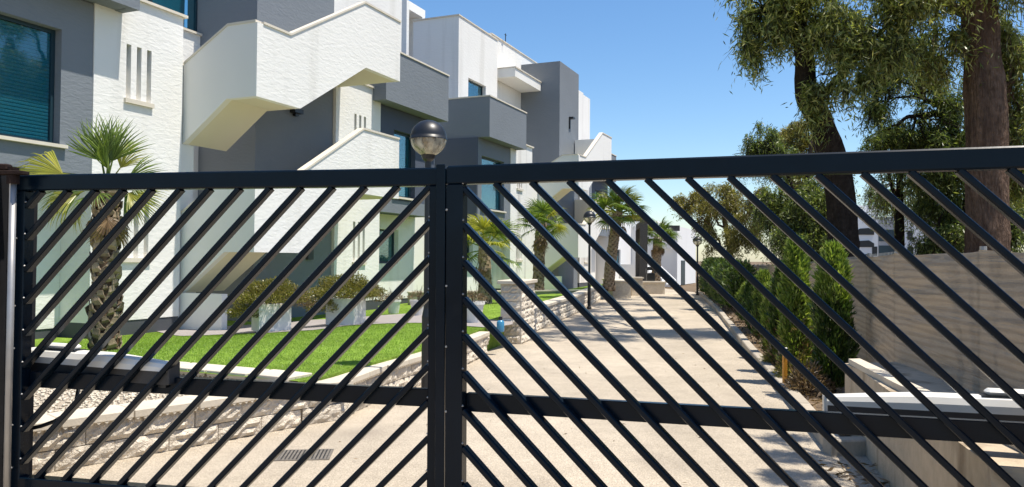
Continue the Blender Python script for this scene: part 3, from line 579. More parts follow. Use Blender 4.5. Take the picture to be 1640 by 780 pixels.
# ------------------------------------------------------------------ gate
def leaf_gate(label, org, ang, L, rising, phase, kx=1.0):
    """local: x along the leaf, y away from the camera, z up"""
    g = thing('metal_gate', label, 'gate', (*org, 0), ang, 'the two leaves of the driveway gate'); ZT, ZB, D, W_ = 1.977, .10, .078, .095
    mb = MB(); mb.box(-.09 if rising else 0, L if rising else L + .09, 0, D, ZT - W_, ZT, .008); part('top_rail', mb, gatem, g)
    mb = MB(); mb.box(0, L, 0, D, ZB, ZB + W_, .004); part('bottom_rail', mb, gatem, g)
    xa = (-.092, 0) if rising else (0, .092); xb = (L - .092, L) if rising else (L, L + .092)
    for a, b in (xa, xb):
        mb = MB(); mb.box(a, b, .001, D - .001, ZB if a == xb[0] or True else 0, ZT - W_ - .001, .004); part('stile', mb, gatem, g)
    x0, x1 = xa[1], xb[0]; weld = MB()
    mb = MB(); mb.box(x0, x1, .0615, .105, .714, .808, .003); part('mid_rail', mb, gatem, g)
    z0, z1 = ZB + W_, ZT - W_; wd = .033 / 2 * math.sqrt(2)
    c0 = phase
    k0 = -20
    for k in range(k0, 40):
        cc = c0 + k * .189   # z at x0 (rising) or at x0 (falling)
        # rising: z = cc + (x-x0); falling: z = cc - (x-x0)
        sg = 1 if rising else -1
        xs = x0; xe = x1
        if rising: xs = max(x0, x0 + (z0 - cc) * kx); xe = min(x1, x0 + (z1 - cc) * kx)
        else: xs = max(x0, x0 + (cc - z1) * kx); xe = min(x1, x0 + (cc - z0) * kx)
        if xe - xs < .03: continue
        mb = MB(); P = [(xs, cc + sg * (xs - x0) / kx), (xe, cc + sg * (xe - x0) / kx)]; nrm = (-sg * .7071, .7071); h = .0158; dr = (.7071, sg * .7071)
        ext = .0
        a = (P[0][0] - dr[0] * ext, P[0][1] - dr[1] * ext); b = (P[1][0] + dr[0] * ext, P[1][1] + dr[1] * ext)
        bv = .008; prof = [(-h + bv, .006), (h - bv, .006), (h - bv * .35, .006 + bv * .35), (h, .006 + bv), (h, .055), (-h, .055), (-h, .006 + bv), (-h + bv * .35, .006 + bv * .35)]
        vs = []
        for q in (a, b): vs += [(q[0] + nrm[0] * n_, y, q[1] + nrm[1] * n_) for n_, y in prof]
        n = len(prof); mb.add(vs, [tuple(range(n)), tuple(range(2 * n - 1, n - 1, -1))] + [(i, (i + 1) % n, (i + 1) % n + n, i + n) for i in range(n)])
        part('bar', mb, gatem, g)
        for q, ex in ((P[0], xs), (P[1], xe)):
            if min(abs(ex - x0), abs(ex - x1)) < .002: weld.lathe([(0, -.006), (.006, -.003), (.007, 0), (.004, .005), (0, .006)], 6, (q[0], .009, q[1] + .026))
    struct(part('weld_beads', weld, steel, g), 'stuff'); return g
HL = Vector((-2.885, 4.535)); ML = Vector((-0.345, 4.0)); MR = Vector((-0.332, 3.935)); dR = Vector((.958, -.285))
aL = math.atan2(ML.y - HL.y, ML.x - HL.x); LL = (ML - HL).length
gl_ = leaf_gate('left leaf of the dark navy gate with bars rising to the centre', HL, aL, LL, True, 1.412, .982)
gr_ = leaf_gate('right leaf of the dark navy gate with bars falling from the centre', MR, math.atan2(dR.y, dR.x), 2.66, False, 1.482, 1.006); gr_.rotation_euler.y = -.0060
mb = MB(); mb.box(-.052, -.003, -.006, .004, .1, 1.985, .002); part('cover_strip', mb, gatem, gr_)
for z in (.30, .72, 1.05, 1.36, 1.75):
    mb = MB(); mb.lathe([(.0, -.0), (.006, 0), (.005, .004), (0, .005)], 8); o = part('bolt', mb, steel, gr_); o.rotation_euler = (PI / 2, 0, 0); o.location = (.006, .0, z)
for z in (.25, .5, .95, 1.2, 1.6):
    mb = MB(); mb.lathe([(.0, -.0), (.006, 0), (.005, .004), (0, .005)], 8); o = part('bolt', mb, steel, gl_); o.rotation_euler = (PI / 2, 0, 0); o.location = (-.05, .0, z)
# hinge post and pillar
hp = thing('hinge_post', 'thin grey steel hinge pole with a rusty top bracket at the left gate edge', 'post', (-2.905, 4.46, 0))
mb = MB(); mb.tube([(0, 0, 0), (0, 0, 1.965)], .019, 14); part('pole', mb, steel, hp, smooth=True)
mb = MB(); mb.box(-.16, .075, -.035, .035, 1.967, 1.99, .004); mb.box(-.2, -.02, -.03, .03, 1.991, 2.03, .008); mb.lathe([(.0, 0), (.03, 0), (.03, .02), (0, .022)], 12, (0, 0, 1.99)); mb.lathe([(.0, 0), (.033, 0), (.033, .05), (0, .05)], 12, (0, 0, 1.915)); part('bracket', mb, rust, hp)
pl = thing('gate_pillar', 'black ribbed fabric covered pillar at the left edge of the gate', 'pillar', (-3.2, 4.55, 0))
mb = MB(); mb.box(-.25, .2, -.09, .3, 0, 1.99); part('pillar_body', mb, blackm, pl)
for k in range(7):
    mb = MB(); mb.box(-.24 + k * .062, -.205 + k * .062, -.115 + random.uniform(-.006, .006), -.092, .0, 1.96, .008); part('rib', mb, blackm, pl)

# ------------------------------------------------------------------ gate motors
def motor(label, a, b, w_=.11, hz=.11, endm=None):
    a = Vector(a); b = Vector(b); d = b - a; L = d.length; ang = math.atan2(d.y, d.x)
    t = thing('gate_motor', label, 'gate motor', a, ang, 'swing gate motors'); t.rotation_euler = (0, -math.atan2(d.z, math.hypot(d.x, d.y)), ang)
    N = 14; up_ = MB(); lo_ = MB()
    def ring(s): # half width, top, bottom
        k = 1 if s < .55 else 1 - .42 * ((s - .55) / .45) ** 1.3
        return w_ / 2 * (1 if s < .6 else 1 - .3 * ((s - .6) / .4)), hz * .55 * k, -hz * .5
    secs = [i / N for i in range(N + 1)]
    U = []; Lw = []
    for s in secs:
        hw, tp, bt = ring(s); x = s * L
        U.append([(x, -hw, 0), (x, -hw * 1.02, tp * .45), (x, -hw * .8, tp * .85), (x, -hw * .35, tp), (x, hw * .35, tp), (x, hw * .8, tp * .85), (x, hw, tp * .45), (x, hw, 0)])
        Lw.append([(x, -hw * .95, 0), (x, -hw * .9, bt), (x, hw * .9, bt), (x, hw * .95, 0)])
    for R_, mb_ in ((U, up_), (Lw, lo_)):
        n = len(R_[0]); mb_.v = [p for r in R_ for p in r]
        for i in range(N):
            for k in range(n): mb_.f.append((i * n + k, i * n + (k + 1) % n, (i + 1) * n + (k + 1) % n, (i + 1) * n + k))
        mb_.f.append(tuple(range(n - 1, -1, -1))); mb_.f.append(tuple(N * n + k for k in range(n)))
    part('housing', up_, motorm, t); part('base_rail', lo_, motord, t)
    mb = MB(); mb.box(L * .12, L * .34, -.032, .032, hz * .56, hz * .78, .012); part('release_cover', mb, motorm, t)
    mb = MB(); mb.box(L * .11, L * .36, -.038, .038, hz * .545, hz * .575); part('cover_gasket', mb, black, t)
    mb = MB(); mb.box(L * .995, L + .012, -w_ * .36, w_ * .36, -hz * .48, hz * .34, .004); part('end_cap', mb, endm or motorm, t)
    mb = MB(); mb.tube([(-.14, 0, -.01), (.02, 0, -.01)], .018, 8); part('fixing_rod', mb, steel, t)
    mb = MB(); mb.box(L * .93, L * .98, -.03, .03, -hz * .62, -hz * .5); part('bracket', mb, black, t)
    return t
m1 = motor('grey white swing gate motor behind the left leaf above the gravel', (-2.98, 4.80, .845), (-1.93, 4.40, .845), .12, .15, motord)
m2 = motor('white swing gate motor behind the right leaf by the concrete wall', (2.50, 3.42, .825), (1.52, 3.72, .815), .12, .135)
cb = MB(); cb.tube([(-2.70, 4.78, .78), (-2.665, 4.75, .68), (-2.66, 4.72, .61), (-2.70, 4.7, .54), (-2.78, 4.7, .49), (-2.86, 4.7, .46), (-2.95, 4.7, .44)], .012, 8)
tag(part('power_cable', cb, black, smooth=True), 'black cable looping down from the left gate motor', 'cable')
# ------------------------------------------------------------------ lamps
def lamp(label, x, y, z0, zc, r=.19, hood=False):
    t = thing('lamp_post', label, 'street lamp', (x, y, z0), 0, 'globe lamps along the road'); c = zc - z0
    mb = MB(); mb.lathe([(.075, 0), (.075, .05), (.05, .08), (.05, c * .33), (.034, c * .36), (.034, c - r - .02)], 14); part('post', mb, black, t, smooth=False)
    mb = MB(); mb.lathe([(.03, c - r - .06), (.06, c - r - .03), (.075, c - r + .012), (.05, c - r + .04)], 14); part('collar', mb, black, t)
    pr = [(r * 1.005 * math.cos(a), r * 1.005 * math.sin(a)) for a in np.linspace(0, PI / 2, 12)]
    mb = MB(); mb.lathe([(r * 1.03, -.018), (r * 1.03, .0), *pr], 28, (0, 0, c)); part('cap', mb, black, t, smooth=True)
    mb = MB(); mb.lathe([(r * math.cos(a), r * math.sin(a)) for a in np.linspace(-PI / 2 + .3, -.02, 12)], 28, (0, 0, c)); part('globe', mb, globeglass, t, smooth=True)
    mb = MB(); mb.lathe([(.035, -r * .8), (.045, -r * .3), (.06, -r * .25), (.06, .02), (0, .02)], 12, (0, 0, c)); part('bulb_holder', mb, brass, t)
    return t
lamp('nearest globe lamp with black cap standing just behind the gate centre', -.87, 7.9, 0, 2.74, .187)
lamp('globe lamp with black cap at the foot of the far stone wall', 2.36, 23.4, 0, 2.80, .19)
lamp('farthest globe lamp beside the dark hedge at the road end', 8.02, 33.2, 0, 2.35, .2)
# ------------------------------------------------------------------ palms
def frond_mesh(L, m, nseg=24, spread=2.0, droop=.35, seed=0, pet=.5, name='frond'):
    r = random.Random(seed); mb = MB(); pl_ = L * pet
    mb.tube([(0, 0, 0), (pl_ * .5, 0, pl_ * .04), (pl_, 0, 0)], [.022, .015, .011], 5); fl = L - pl_
    for i in range(nseg):
        a = -spread + 2 * spread * i / (nseg - 1) + r.uniform(-.03, .03); l = fl * (.72 + .28 * math.cos(a * .8)) * r.uniform(.88, 1.05); d = (math.cos(a), math.sin(a)); sd = (-d[1], d[0]); bend = droop * r.uniform(.6, 1.4)
        wmax = fl * 2 * spread / nseg * .33
        st = [(0, .006), (.35, wmax * .55), (.62, wmax * .62), (.85, wmax * .28), (1.0, .001)]; o = len(mb.v)
        for q, w_ in st:
            x = pl_ + d[0] * l * q; y = d[1] * l * q; z = .05 * fl * math.sin(q * 3) - bend * l * max(0, q - .45) ** 2 * 2.2; f = w_ * .5
            mb.v += [(x + sd[0] * w_, y + sd[1] * w_, z - f), (x, y, z + f * .4), (x - sd[0] * w_, y - sd[1] * w_, z - f)]
        for k in range(len(st) - 1):
            b = o + k * 3; mb.f += [(b, b + 1, b + 4, b + 3), (b + 1, b + 2, b + 5, b + 4)]
    return mb.mesh(name, m)
FR = {'g': [frond_mesh(1, palml, seed=i, droop=.3 + .1 * i) for i in range(3)], 'y': [frond_mesh(1, palmy, seed=9 + i, droop=.5) for i in range(2)], 'n': [frond_mesh(1, palml, 22, 1.0, .25, seed=40 + i, pet=.33) for i in range(3)], 'm': [frond_mesh(1, palmy, 22, .85, .45, seed=50 + i, pet=.42) for i in range(2)], 'd': [frond_mesh(1, palmd, 14, 1.2, .8, seed=20 + i, name='dead_frond') for i in range(2)]}
def add_frond(t, kind, loc, az, el, L, roll=0.0, label=None):
    o = link('dead_frond' if kind == 'd' else 'frond', random.choice(FR[kind]), t, loc); o.scale = (L, L, L)
    R = Matrix.Rotation(az, 4, 'Z') @ Matrix.Rotation(-el, 4, 'Y') @ Matrix.Rotation(roll, 4, 'X'); o.rotation_euler = R.to_euler()
    if label: o['label'] = label
    return o
def stub_mesh(seed):
    r = random.Random(seed); mb = MB(); w0, w1, h = .075, .034, .135
    mb.add([(-w0, 0, 0), (w0, 0, 0), (w0 * .9, .02, .0), (-w0 * .9, .02, 0), (-w1, .028, h), (w1 + r.uniform(-.01, .01), .032, h * .95), (w1, .05, h * 1.02), (-w1, .045, h), (-w0 * .75, .035, h * .45), (w0 * .75, .04, h * .45), (w0 * .6, .055, h * .4), (-w0 * .6, .05, h * .4)],
           [(0, 1, 9, 8), (8, 9, 5, 4), (3, 2, 10, 11)[::-1], (11, 10, 6, 7)[::-1], (1, 2, 10, 9), (9, 10, 6, 5), (3, 0, 8, 11), (11, 8, 4, 7), (4, 5, 6, 7)]); return mb.mesh('leaf_stub', stubm)
STB_ = [stub_mesh(i) for i in range(4)]
def palm(label, x, y, z0, H, r0_, r1_, fronds, detailed=False, lean=(0, 0), skirt=8):
    t = thing('palm_tree', label, 'palm tree', (x, y, z0), 0, 'palm trees along the road')
    n = 10; pts = [(lean[0] * (i / n) ** 1.4, lean[1] * (i / n) ** 1.4, H * i / n) for i in range(n + 1)]
    rad = [(r0_ * 1.25 if i == 0 else r0_ + (r1_ - r0_) * i / n) for i in range(n + 1)]
    mb = MB(); mb.tube(pts, rad, 14, .06); part('trunk', mb, palmb, t)
    ns = int(H / .09) * 7; js = MB()
    for i in range(ns):
        q = i / ns; a = i * 2.39996; k = q * n; j = min(int(k), n - 1); f = k - j; p = [pts[j][d] + (pts[j + 1][d] - pts[j][d]) * f for d in range(3)]; rr = rad[j] + (rad[j + 1] - rad[j]) * f
        if detailed:
            o = link('leaf_stub', random.choice(STB_), t, (p[0] + math.cos(a) * rr * .93, p[1] + math.sin(a) * rr * .93, p[2])); s = random.uniform(.6, 1.35); o.rotation_euler = (random.uniform(-.28, .12), random.uniform(-.4, .4), a - PI / 2 + random.uniform(-.25, .25)); o.scale = (s, s * .8, s * .85)
        else:
            R = Matrix.Translation((p[0] + math.cos(a) * rr * .9, p[1] + math.sin(a) * rr * .9, p[2])) @ Matrix.Rotation(a - PI / 2 + random.uniform(-.2, .2), 4, 'Z') @ Matrix.Scale(random.uniform(.9, 1.3), 4)
            me = STB_[i % 4]; js.add([R @ v.co for v in me.vertices], [tuple(pp.vertices) for pp in me.polygons])
    if not detailed: struct(part('leaf_stubs', js, stubm, t), 'stuff')
    top = pts[-1]
    for i in range(skirt):
        a = random.uniform(0, 6.28); add_frond(t, 'd', (top[0] + math.cos(a) * r1_ * .7, top[1] + math.sin(a) * r1_ * .7, top[2] - .12 - random.uniform(0, .12)), a, -1.35 + random.uniform(-.1, .2), random.uniform(.55, .8))
    for f in fronds: add_frond(t, f[0], (top[0], top[1], top[2] + random.uniform(-.08, .05)), *f[1:])
    return t
# azimuth: 0 = right, PI = left, -PI/2 = towards the camera
palm('fat trunked palm at left with one yellow frond, close behind the gate', -5.52, 10.45, .20, 2.28, .155, .125,
     [('n', 0.1, 1.38, .95, 1.5), ('n', 3.05, 1.3, 1.02, -1.5), ('n', 1.4, 1.5, 1.0, 1.2), ('n', -1.2, 1.35, .8, 1.2), ('m', 0.3, 1.05, .75, 1.2), ('m', 3.2, .20, 1.45, -.9), ('n', -.05, .06, .82, 1.25), ('m', 3.5, -.5, 1.0, -.8), ('m', 2.9, -.75, .9, -.9), ('n', 3.3, -.25, .95, -1.0), ('m', -.25, -.45, .9, 1.0), ('n', .3, -.6, .8, 1.0), ('n', -1.6, -.5, .7, .2)], True, skirt=9)
def rfronds(n, L, ys=.2):
    out = []
    for i in range(n): out.append(('y' if random.random() < ys else 'g', i * 2.4 + random.uniform(-.3, .3), 1.25 - 1.75 * (i / n) + random.uniform(-.1, .1), L * random.uniform(.85, 1.1), random.uniform(-.5, .5)))
    return out
palm('palm with bright yellow green crown in the lawn beside the gate centre', -.67, 19.46, .2, 1.55, .125, .10, rfronds(15, 1.15, .5), False, (-.03, 0), 4)
palm('palm with brown dead skirt in front of the second block stairs', .86, 25.2, .3, 2.3, .15, .13, rfronds(17, 1.12, .1), False, (.1, 0), 9)
palm('tall bushy palm with drooping fronds right of the far globe lamp', 3.74, 29.6, .3, 3.0, .18, .15, rfronds(26, 1.3, .35), False, (.35, 0), 10)
palm('palm with dark green crown beside the dark pergola', 7.05, 37.6, .1, 2.5, .19, .17, rfronds(24, 1.15, .1), False, (.1, 0), 14)
# ------------------------------------------------------------------ planters and pots
def bush_leaves(c, rx, rz, n, L=(.03, .055), W_=(.008, .014)):
    d = unit(rng.normal(size=(n, 3))); d[:, 2] = np.abs(d[:, 2]) * .9 - .12; rr = rng.uniform(.35, 1.0, n) ** .6
    lump = 1 + .18 * np.sin(d[:, 0] * 7 + c[0]) * np.cos(d[:, 1] * 6) + .12 * np.sin(d[:, 2] * 11)
    P = np.array(c) + d * (rr * lump).reshape(-1, 1) * np.array([rx, rx, rz]); D = d + rng.normal(0, .6, (n, 3)) + np.array([0, 0, .35])
    return leafquads(P, D, rng.uniform(*L, n), rng.uniform(*W_, n))
def planter(label, x, y, rz, sz=.50, h=.46, blab=''):
    z = hterr(x, y) + .012; t = thing('planter_box', label, 'planter', (x, y, z), rz, 'white box planters on the path'); s = sz / 2; w_ = .03
    mb = MB(); mb.box(-s, s, -s, -s + w_, 0, h, .006); mb.box(-s, s, s - w_, s, 0, h, .006); mb.box(-s, -s + w_, -s + w_, s - w_, .003, h - .003); mb.box(s - w_, s, -s + w_, s - w_, .003, h - .003); part('box', mb, potm, t)
    mb = MB(); mb.box(-s + w_, s - w_, -s + w_, s - w_, h - .1, h - .05); part('soil', mb, soil, t)
    b = thing('bush', blab, 'bush', (x, y, z + h - .05), 0, 'bushes in the white box planters')
    mb = MB()
    for k in range(22):
        a = random.uniform(0, 6.28); q = random.uniform(.15, .55); mb.tube([(random.uniform(-.1, .1), random.uniform(-.1, .1), 0), (math.cos(a) * q * .5, math.sin(a) * q * .5, .18), (math.cos(a) * q, math.sin(a) * q, random.uniform(.2, .42))], [.009, .006, .003], 4)
    part('stems', mb, bark1, b)
    struct(quads('foliage', np.concatenate([bush_leaves((0, 0, .10), .62, .40, 9500, W_=(.011, .02)), bush_leaves((-.36, -.22, -.14), .28, .32, 1900, W_=(.011, .02))]), bushl, b), 'stuff')
    struct(quads('dry_foliage', bush_leaves((.38, .05, .02), .32, .30, 1500), dryl, b), 'stuff')
    return t
planter('left white box planter, shaded side facing the gate', -3.98, 12.75, .55, .52, .46, 'olive green bush spilling over the left white box planter')
planter('right white box planter mottled with leaf shadows', -2.87, 13.35, -.2, .52, .46, 'browner wide bush covering the right white box planter')
def pot(label, x, y, plab, r=.16, h=.30, n=420, m=dryl):
    z = hterr(x, y) + .012; t = thing('flower_pot', label, 'flower pot', (x, y, z), 0, 'white round flower pots')
    mb = MB(); mb.lathe([(0, 0), (r * .7, 0), (r * .95, h * .85), (r * 1.05, h * .86), (r * 1.05, h), (r * .92, h), (r * .88, h * .85), (0, h * .85)], 20); part('pot_body', mb, potm, t)
    p = thing('pot_plant', plab, 'plant', (x, y, z + h * .85), 0, 'small plants in the round pots'); mb = MB()
    for k in range(9): a = random.uniform(0, 6.28); mb.tube([(0, 0, 0), (math.cos(a) * .1, math.sin(a) * .1, random.uniform(.15, .35))], [.005, .002], 4)
    part('stems', mb, bark1, p); struct(quads('foliage', bush_leaves((0, 0, .08), r * 1.3, .17, n), m, p), 'stuff')
pot('small white flower pot on the far lawn between planters and gate centre', -2.65, 17.3, 'dry brownish plant in the farthest white pot')
pot('white flower pot half hidden behind the gate centre stile', -1.85, 15.2, 'dry plant in the pot hidden by the gate stile')
pot('white flower pot with reddish plant just right of the gate centre', -.66, 13.35, 'reddish plant trailing from the pot right of the gate centre', .19, .36, 700)
bt = thing('water_bottle', 'blue bottle with a dark cap standing on the wall end by the pier', 'bottle', (-.17, 12.05, .36)); mb = MB(); mb.lathe([(0, 0), (.055, 0), (.06, .02), (.06, .15), (.05, .17), (.02, .19)], 14); part('bottle_body', mb, bluepl, bt, smooth=True)
mb = MB(); mb.lathe([(.03, .188), (.032, .21), (.028, .235), (0, .24)], 12); part('bottle_cap', mb, black, bt)
# drain grate in the road
dg = thing('drain_grate', 'dark iron drain grate set in the road near the gate', 'drain grate', (-1.56, 5.86, 0), .12)
mb = MB(); a, b = .20, .16
mb.box(-a, a, -b, -b + .02, -.02, .006); mb.box(-a, a, b - .02, b, -.02, .006); mb.box(-a, -a + .02, -b + .02, b - .02, -.02, .006); mb.box(a - .02, a, -b + .02, b - .02, -.02, .006); part('frame', mb, grate, dg)
mb = MB(); mb.box(-a + .02, a - .02, -b + .02, b - .02, .001, .002); part('sump', mb, black, dg)
for k in range(13): mb = MB(); x = -a + .033 + k * .0277; mb.box(x - .008, x + .008, -b + .02, b - .02, .0022, .007); part('grate_bar', mb, grate, dg)
# photocell bollard
bo = thing('photocell_post', 'short yellow post with black sensor head at the right kerb', 'post', (3.12, 8.78, .02)); mb = MB(); mb.box(-.022, .022, -.022, .022, 0, .42, .004); part('post_body', mb, yellow, bo)
mb = MB(); mb.box(-.07, .03, -.032, .032, .422, .50, .01); part('sensor_head', mb, black, bo)
# low olive wall across the lawn end
lw = thing('low_garden_wall', 'low olive rendered wall behind the lawn palms', 'garden wall', (-.3, 24.4, .1), math.atan2(2.6, 5.2)); mb = MB(); mb.box(-3.1, 2.9, -.1, .1, -.1, .36); part('wall_body', mb, olivew, lw); mb = MB(); mb.box(-3.12, 2.92, -.13, .13, .361, .40); part('coping', mb, copingm, lw)

# ------------------------------------------------------------------ far end of the road
ft = thing('stone_planter', 'low stone planter wall under the pergola at the road end', 'garden wall', (5.2, 34.5, 0))
mb = MB(); mb.box(-1.2, -.5, -4.2, -.8, 0, .62); mb.box(-.5, 1.6, -.4, 0, 0, .5); mb.box(-.15, .3, -2.2, -1.7, 0, .72); part('wall_body', mb, blockm, ft)
mb = MB(); mb.box(-1.25, -.45, -4.25, -.75, .622, .68); mb.box(-.55, 1.65, -.45, .05, .502, .56); mb.box(-.2, .35, -2.25, -1.65, .722, .78); part('coping', mb, copingm, ft)
pg = thing('pergola', 'dark grey stone pergola frame at the end of the road', 'pergola', (6.1, 35.6, 0), -.1)
mb = MB(); mb.box(-.17, .17, -.17, .17, 0, 3.3); part('column', mb, pergm, pg); mb = MB(); mb.box(-.17, .17, 3.0, 3.34, 0, 3.0); part('column', mb, pergm, pg)
mb = MB(); mb.box(-1.8, .172, -.15, .15, 3.30, 3.58); part('beam', mb, pergm, pg); mb = MB(); mb.box(-.15, .15, .16, 3.4, 3.02, 3.3); part('beam', mb, pergm, pg); mb = MB(); mb.box(-.15, 2.0, 3.02, 3.3, 2.98, 3.25); part('beam', mb, pergm, pg)
bn = thing('litter_bin', 'black hooded litter bin beside the pergola column', 'litter bin', (6.25, 34.6, .5)); mb = MB(); mb.box(-.18, .18, -.15, .15, 0, .42, .02); part('bin_body', mb, black, bn); mb = MB(); mb.prism([(-.2, .55), (.2, .55), (.2, .62), (.1, .70), (-.1, .70), (-.2, .62)], 'y', -.17, .17); mb.box(-.2, -.17, -.15, .15, .42, .55); mb.box(.17, .2, -.15, .15, .42, .55); part('bin_hood', mb, black, bn)
# far building closing the road end
B3 = Bld('white building with outside stairs closing the road end', 46., -10.5)
B3.holed('wall', farw, 41.3, 45.995, -15, -11.55, 0, 3.75, [(42.6, 43.5, 1.0, 2.1, .15)]); B3.window(42.6, 43.5, 1.0, 2.1, -11.55, .15, sill=False)
B3.b('wall', farw, 46.0, 52.5, -14.9, -8.75, 0, 3.55); B3.b('roof_block', farw, 47.5, 50, -12, -10.3, 3.552, 3.95); B3.b('roof_block', farg, 46.6, 47.3, -11.2, -10.2, 3.552, 3.8)
B3.b('bay', farw, 45.7, 45.998, -9.35, -9.05, 2.2, 3.1); B3.b('window', black, 45.96, 45.998, -10.3, -9.95, 1.72, 1.95); B3.b('window', framem, 47.2, 48.4, -8.75, -8.71, .0, 1.5)
for (u, vs) in ((44.6, [(-10.3, 0), (-8.55, 0), (-8.55, .35), (-9.75, 1.45), (-10.3, 1.45)]), (43.2, [(-11.5, 0), (-9.3, 0), (-9.3, .3), (-10.5, 1.25), (-11.5, 1.25)])):
    mb = MB(); mb.prism([(v + 10.5, z) for v, z in vs], 'y', u - 46, u - 46 + .16); part('stair_parapet', mb, farw, B3.e)
mb = MB()
for k in range(7): B3.box(mb, 43.37, 44.59, -8.6 - k * .25 - .25, -8.6 - k * .25, 0, .15 + k * .17)
part('steps', mb, farw, B3.e)
# distant block on the right beyond the fence
rb = thing('apartment_building', 'distant white apartments with curved stair openings beyond the fence', 'apartment building', (30.5, 62, 0), -.15)
def rp(name, m, *b, parent=None): mb = MB(); mb.box(*b); return part(name, mb, m, parent or rb)
rp('wall', farw, -3.6, -.9, 0, 6, 0, 5.4); rp('wall', farg, -.898, 1.0, .8, 6, 0, 5.2); rp('wall', farw, 1.002, 4.5, .2, 6, 0, 5.0); rp('wall', farw, -3.3, 0, 3, 7, 5.0, 6.3)
for z in (1.6, 2.7, 3.7):
    mb = MB(); mb.prism([(-2.75, z), (-2.75, z + .12), (-2.3, z + .5), (-1.6, z + .55), (-1.2, z + .3), (-1.2, z)], 'y', -.06, -.004); part('stair_opening', mb, black, rb)
    mb = MB(); mb.prism([(-3.6, z + .55), (-2.75, z + .18), (-2.75, z + .45), (-3.6, z + .95)], 'y', -.3, -.01); part('stair_parapet', mb, farw, rb)
for (x, z) in ((-1.15, 2.0), (1.6, 2.0), (1.6, 3.3), (3.2, 2.0), (3.2, 3.3)): w_ = rp('window', black, x - .2, x + .2, -.03 if x < 0 else .17, -.005 if x < 0 else .195, z, z + .75)
for z in (1.9, 3.2): rp('window', framem, -.6, .7, .76, .79, z, z + .95)
rp('window', shut, -3.55, -2.9, -.04, -.005, 4.3, 4.8)

# ------------------------------------------------------------------ trees
def limb_pts(p0, p1, n=7, sag=.0, wob=.08):
    p0 = Vector(p0); p1 = Vector(p1); L = (p1 - p0).length; out = []
    for i in range(n + 1):
        t = i / n; p = p0.lerp(p1, t); 
        if 0 < i < n: p += Vector((random.uniform(-1, 1), random.uniform(-1, 1), random.uniform(-1, 1))) * wob * L * .5
        p.z += sag * L * math.sin(PI * t); out.append(p)
    return out
TWIGQ = []
def weeping(c, rx, ry, rz, nstr, nleaf, slen, L=(.09, .15), W_=(.014, .022)):
    """drooping leaf strands scattered through an ellipsoid"""
    d = unit(rng.normal(size=(nstr, 3))); r = rng.uniform(.15, 1, nstr) ** .5; P0 = np.array(c) + d * r.reshape(-1, 1) * np.array([rx, ry, rz])
    k = max(5, int(nstr / 26)); dc = unit(rng.normal(size=(k, 3))); cc = np.array(c) + dc * (rng.uniform(.2, 1, k) ** .5).reshape(-1, 1) * np.array([rx, ry, rz]); w_ = rng.integers(0, k, nstr); P0 = cc[w_] * .80 + P0 * .20
    out = rng.normal(0, .35, (nstr, 3)) + d * .35; out[:, 2] = rng.uniform(-.2, .25, nstr); sl = rng.uniform(.4, 1, nstr) * slen
    t = np.tile(np.linspace(0.05, 1, nleaf), (nstr, 1)); p = P0[:, None, :] + out[:, None, :] * (t * sl[:, None])[:, :, None] * .7; p[:, :, 2] -= (t ** 1.6) * sl[:, None]
    e_ = p[:, -1] - p[:, 0]; TWIGQ.append(leafquads(p[:, 0], e_, np.linalg.norm(e_, axis=1), np.full(nstr, .012)))
    p = p.reshape(-1, 3) + rng.normal(0, .03, (nstr * nleaf, 3)); n = len(p); D = rng.normal(0, .8, (n, 3)); D[:, 2] -= .75
    return leafquads(p, D, rng.uniform(*L, n), rng.uniform(*W_, n))
def tree(label, base, trunk, rads, limbs, clusters, barkm, leafm, name='gum_tree', cat='tree', nl=9, slen=.8, L=(.09, .15), W_=(.014, .024), seg=14, jit=.07, dens=1.0):
    t = thing(name, label, cat, base); b = Vector(base); mb = MB(); T = [Vector(p) - b for p in trunk]; T2 = []; R2 = []
    for i in range(len(T) - 1):
        p0, p1, p2, p3 = T[max(i - 1, 0)], T[i], T[i + 1], T[min(i + 2, len(T) - 1)]
        for q in range(4):
            f = q / 4; T2.append(.5 * (2 * p1 + (p2 - p0) * f + (2 * p0 - 5 * p1 + 4 * p2 - p3) * f * f + (3 * p1 - p0 - 3 * p2 + p3) * f ** 3)); R2.append((rads[i] + (rads[i + 1] - rads[i]) * f) * random.uniform(.96, 1.04))
    T2.append(T[-1]); R2.append(rads[-1]); mb.tube(T2, R2, seg * 2, jit * .3, ridge=.055)
    part('trunk', mb, barkm, t, smooth=True)
    for p0, p1, r0_, r1_ in limbs:
        pts = limb_pts(Vector(p0) - b, Vector(p1) - b); mb = MB(); mb.tube(pts, [r0_ + (r1_ - r0_) * i / (len(pts) - 1) for i in range(len(pts))], 8, .08); part('limb', mb, barkm, t, smooth=True)
    V = []; tw = MB(); TWIGQ.clear()
    for c in clusters:
        (x, y, z, rx, rz), n = c[:5], c[5]; V.append(weeping((x - b.x, y - b.y, z - b.z), rx, rx, rz, int(n * dens), nl, slen, L, W_))
        if limbs:
            q = min(limbs, key=lambda l: (Vector(l[1]) - Vector((x, y, z))).length)
            for k in range(5):
                e = Vector((x, y, z)) + Vector((random.uniform(-1, 1) * rx, random.uniform(-1, 1) * rx, random.uniform(-.6, .8) * rz)) * .8
                s_ = Vector(q[0]).lerp(Vector(q[1]), random.uniform(.5, 1)); pts = limb_pts(s_ - b, e - b, 5, .08, .1); tw.tube(pts, [.022 - .016 * i / 5 for i in range(6)], 5)
    if tw.v: struct(part('twigs', tw, barkm, t), 'stuff')
    struct(quads('crown', np.concatenate(V), leafm, t), 'stuff'); struct(quads('fine_twigs', np.concatenate(TWIGQ), barkm, t), 'stuff'); return t
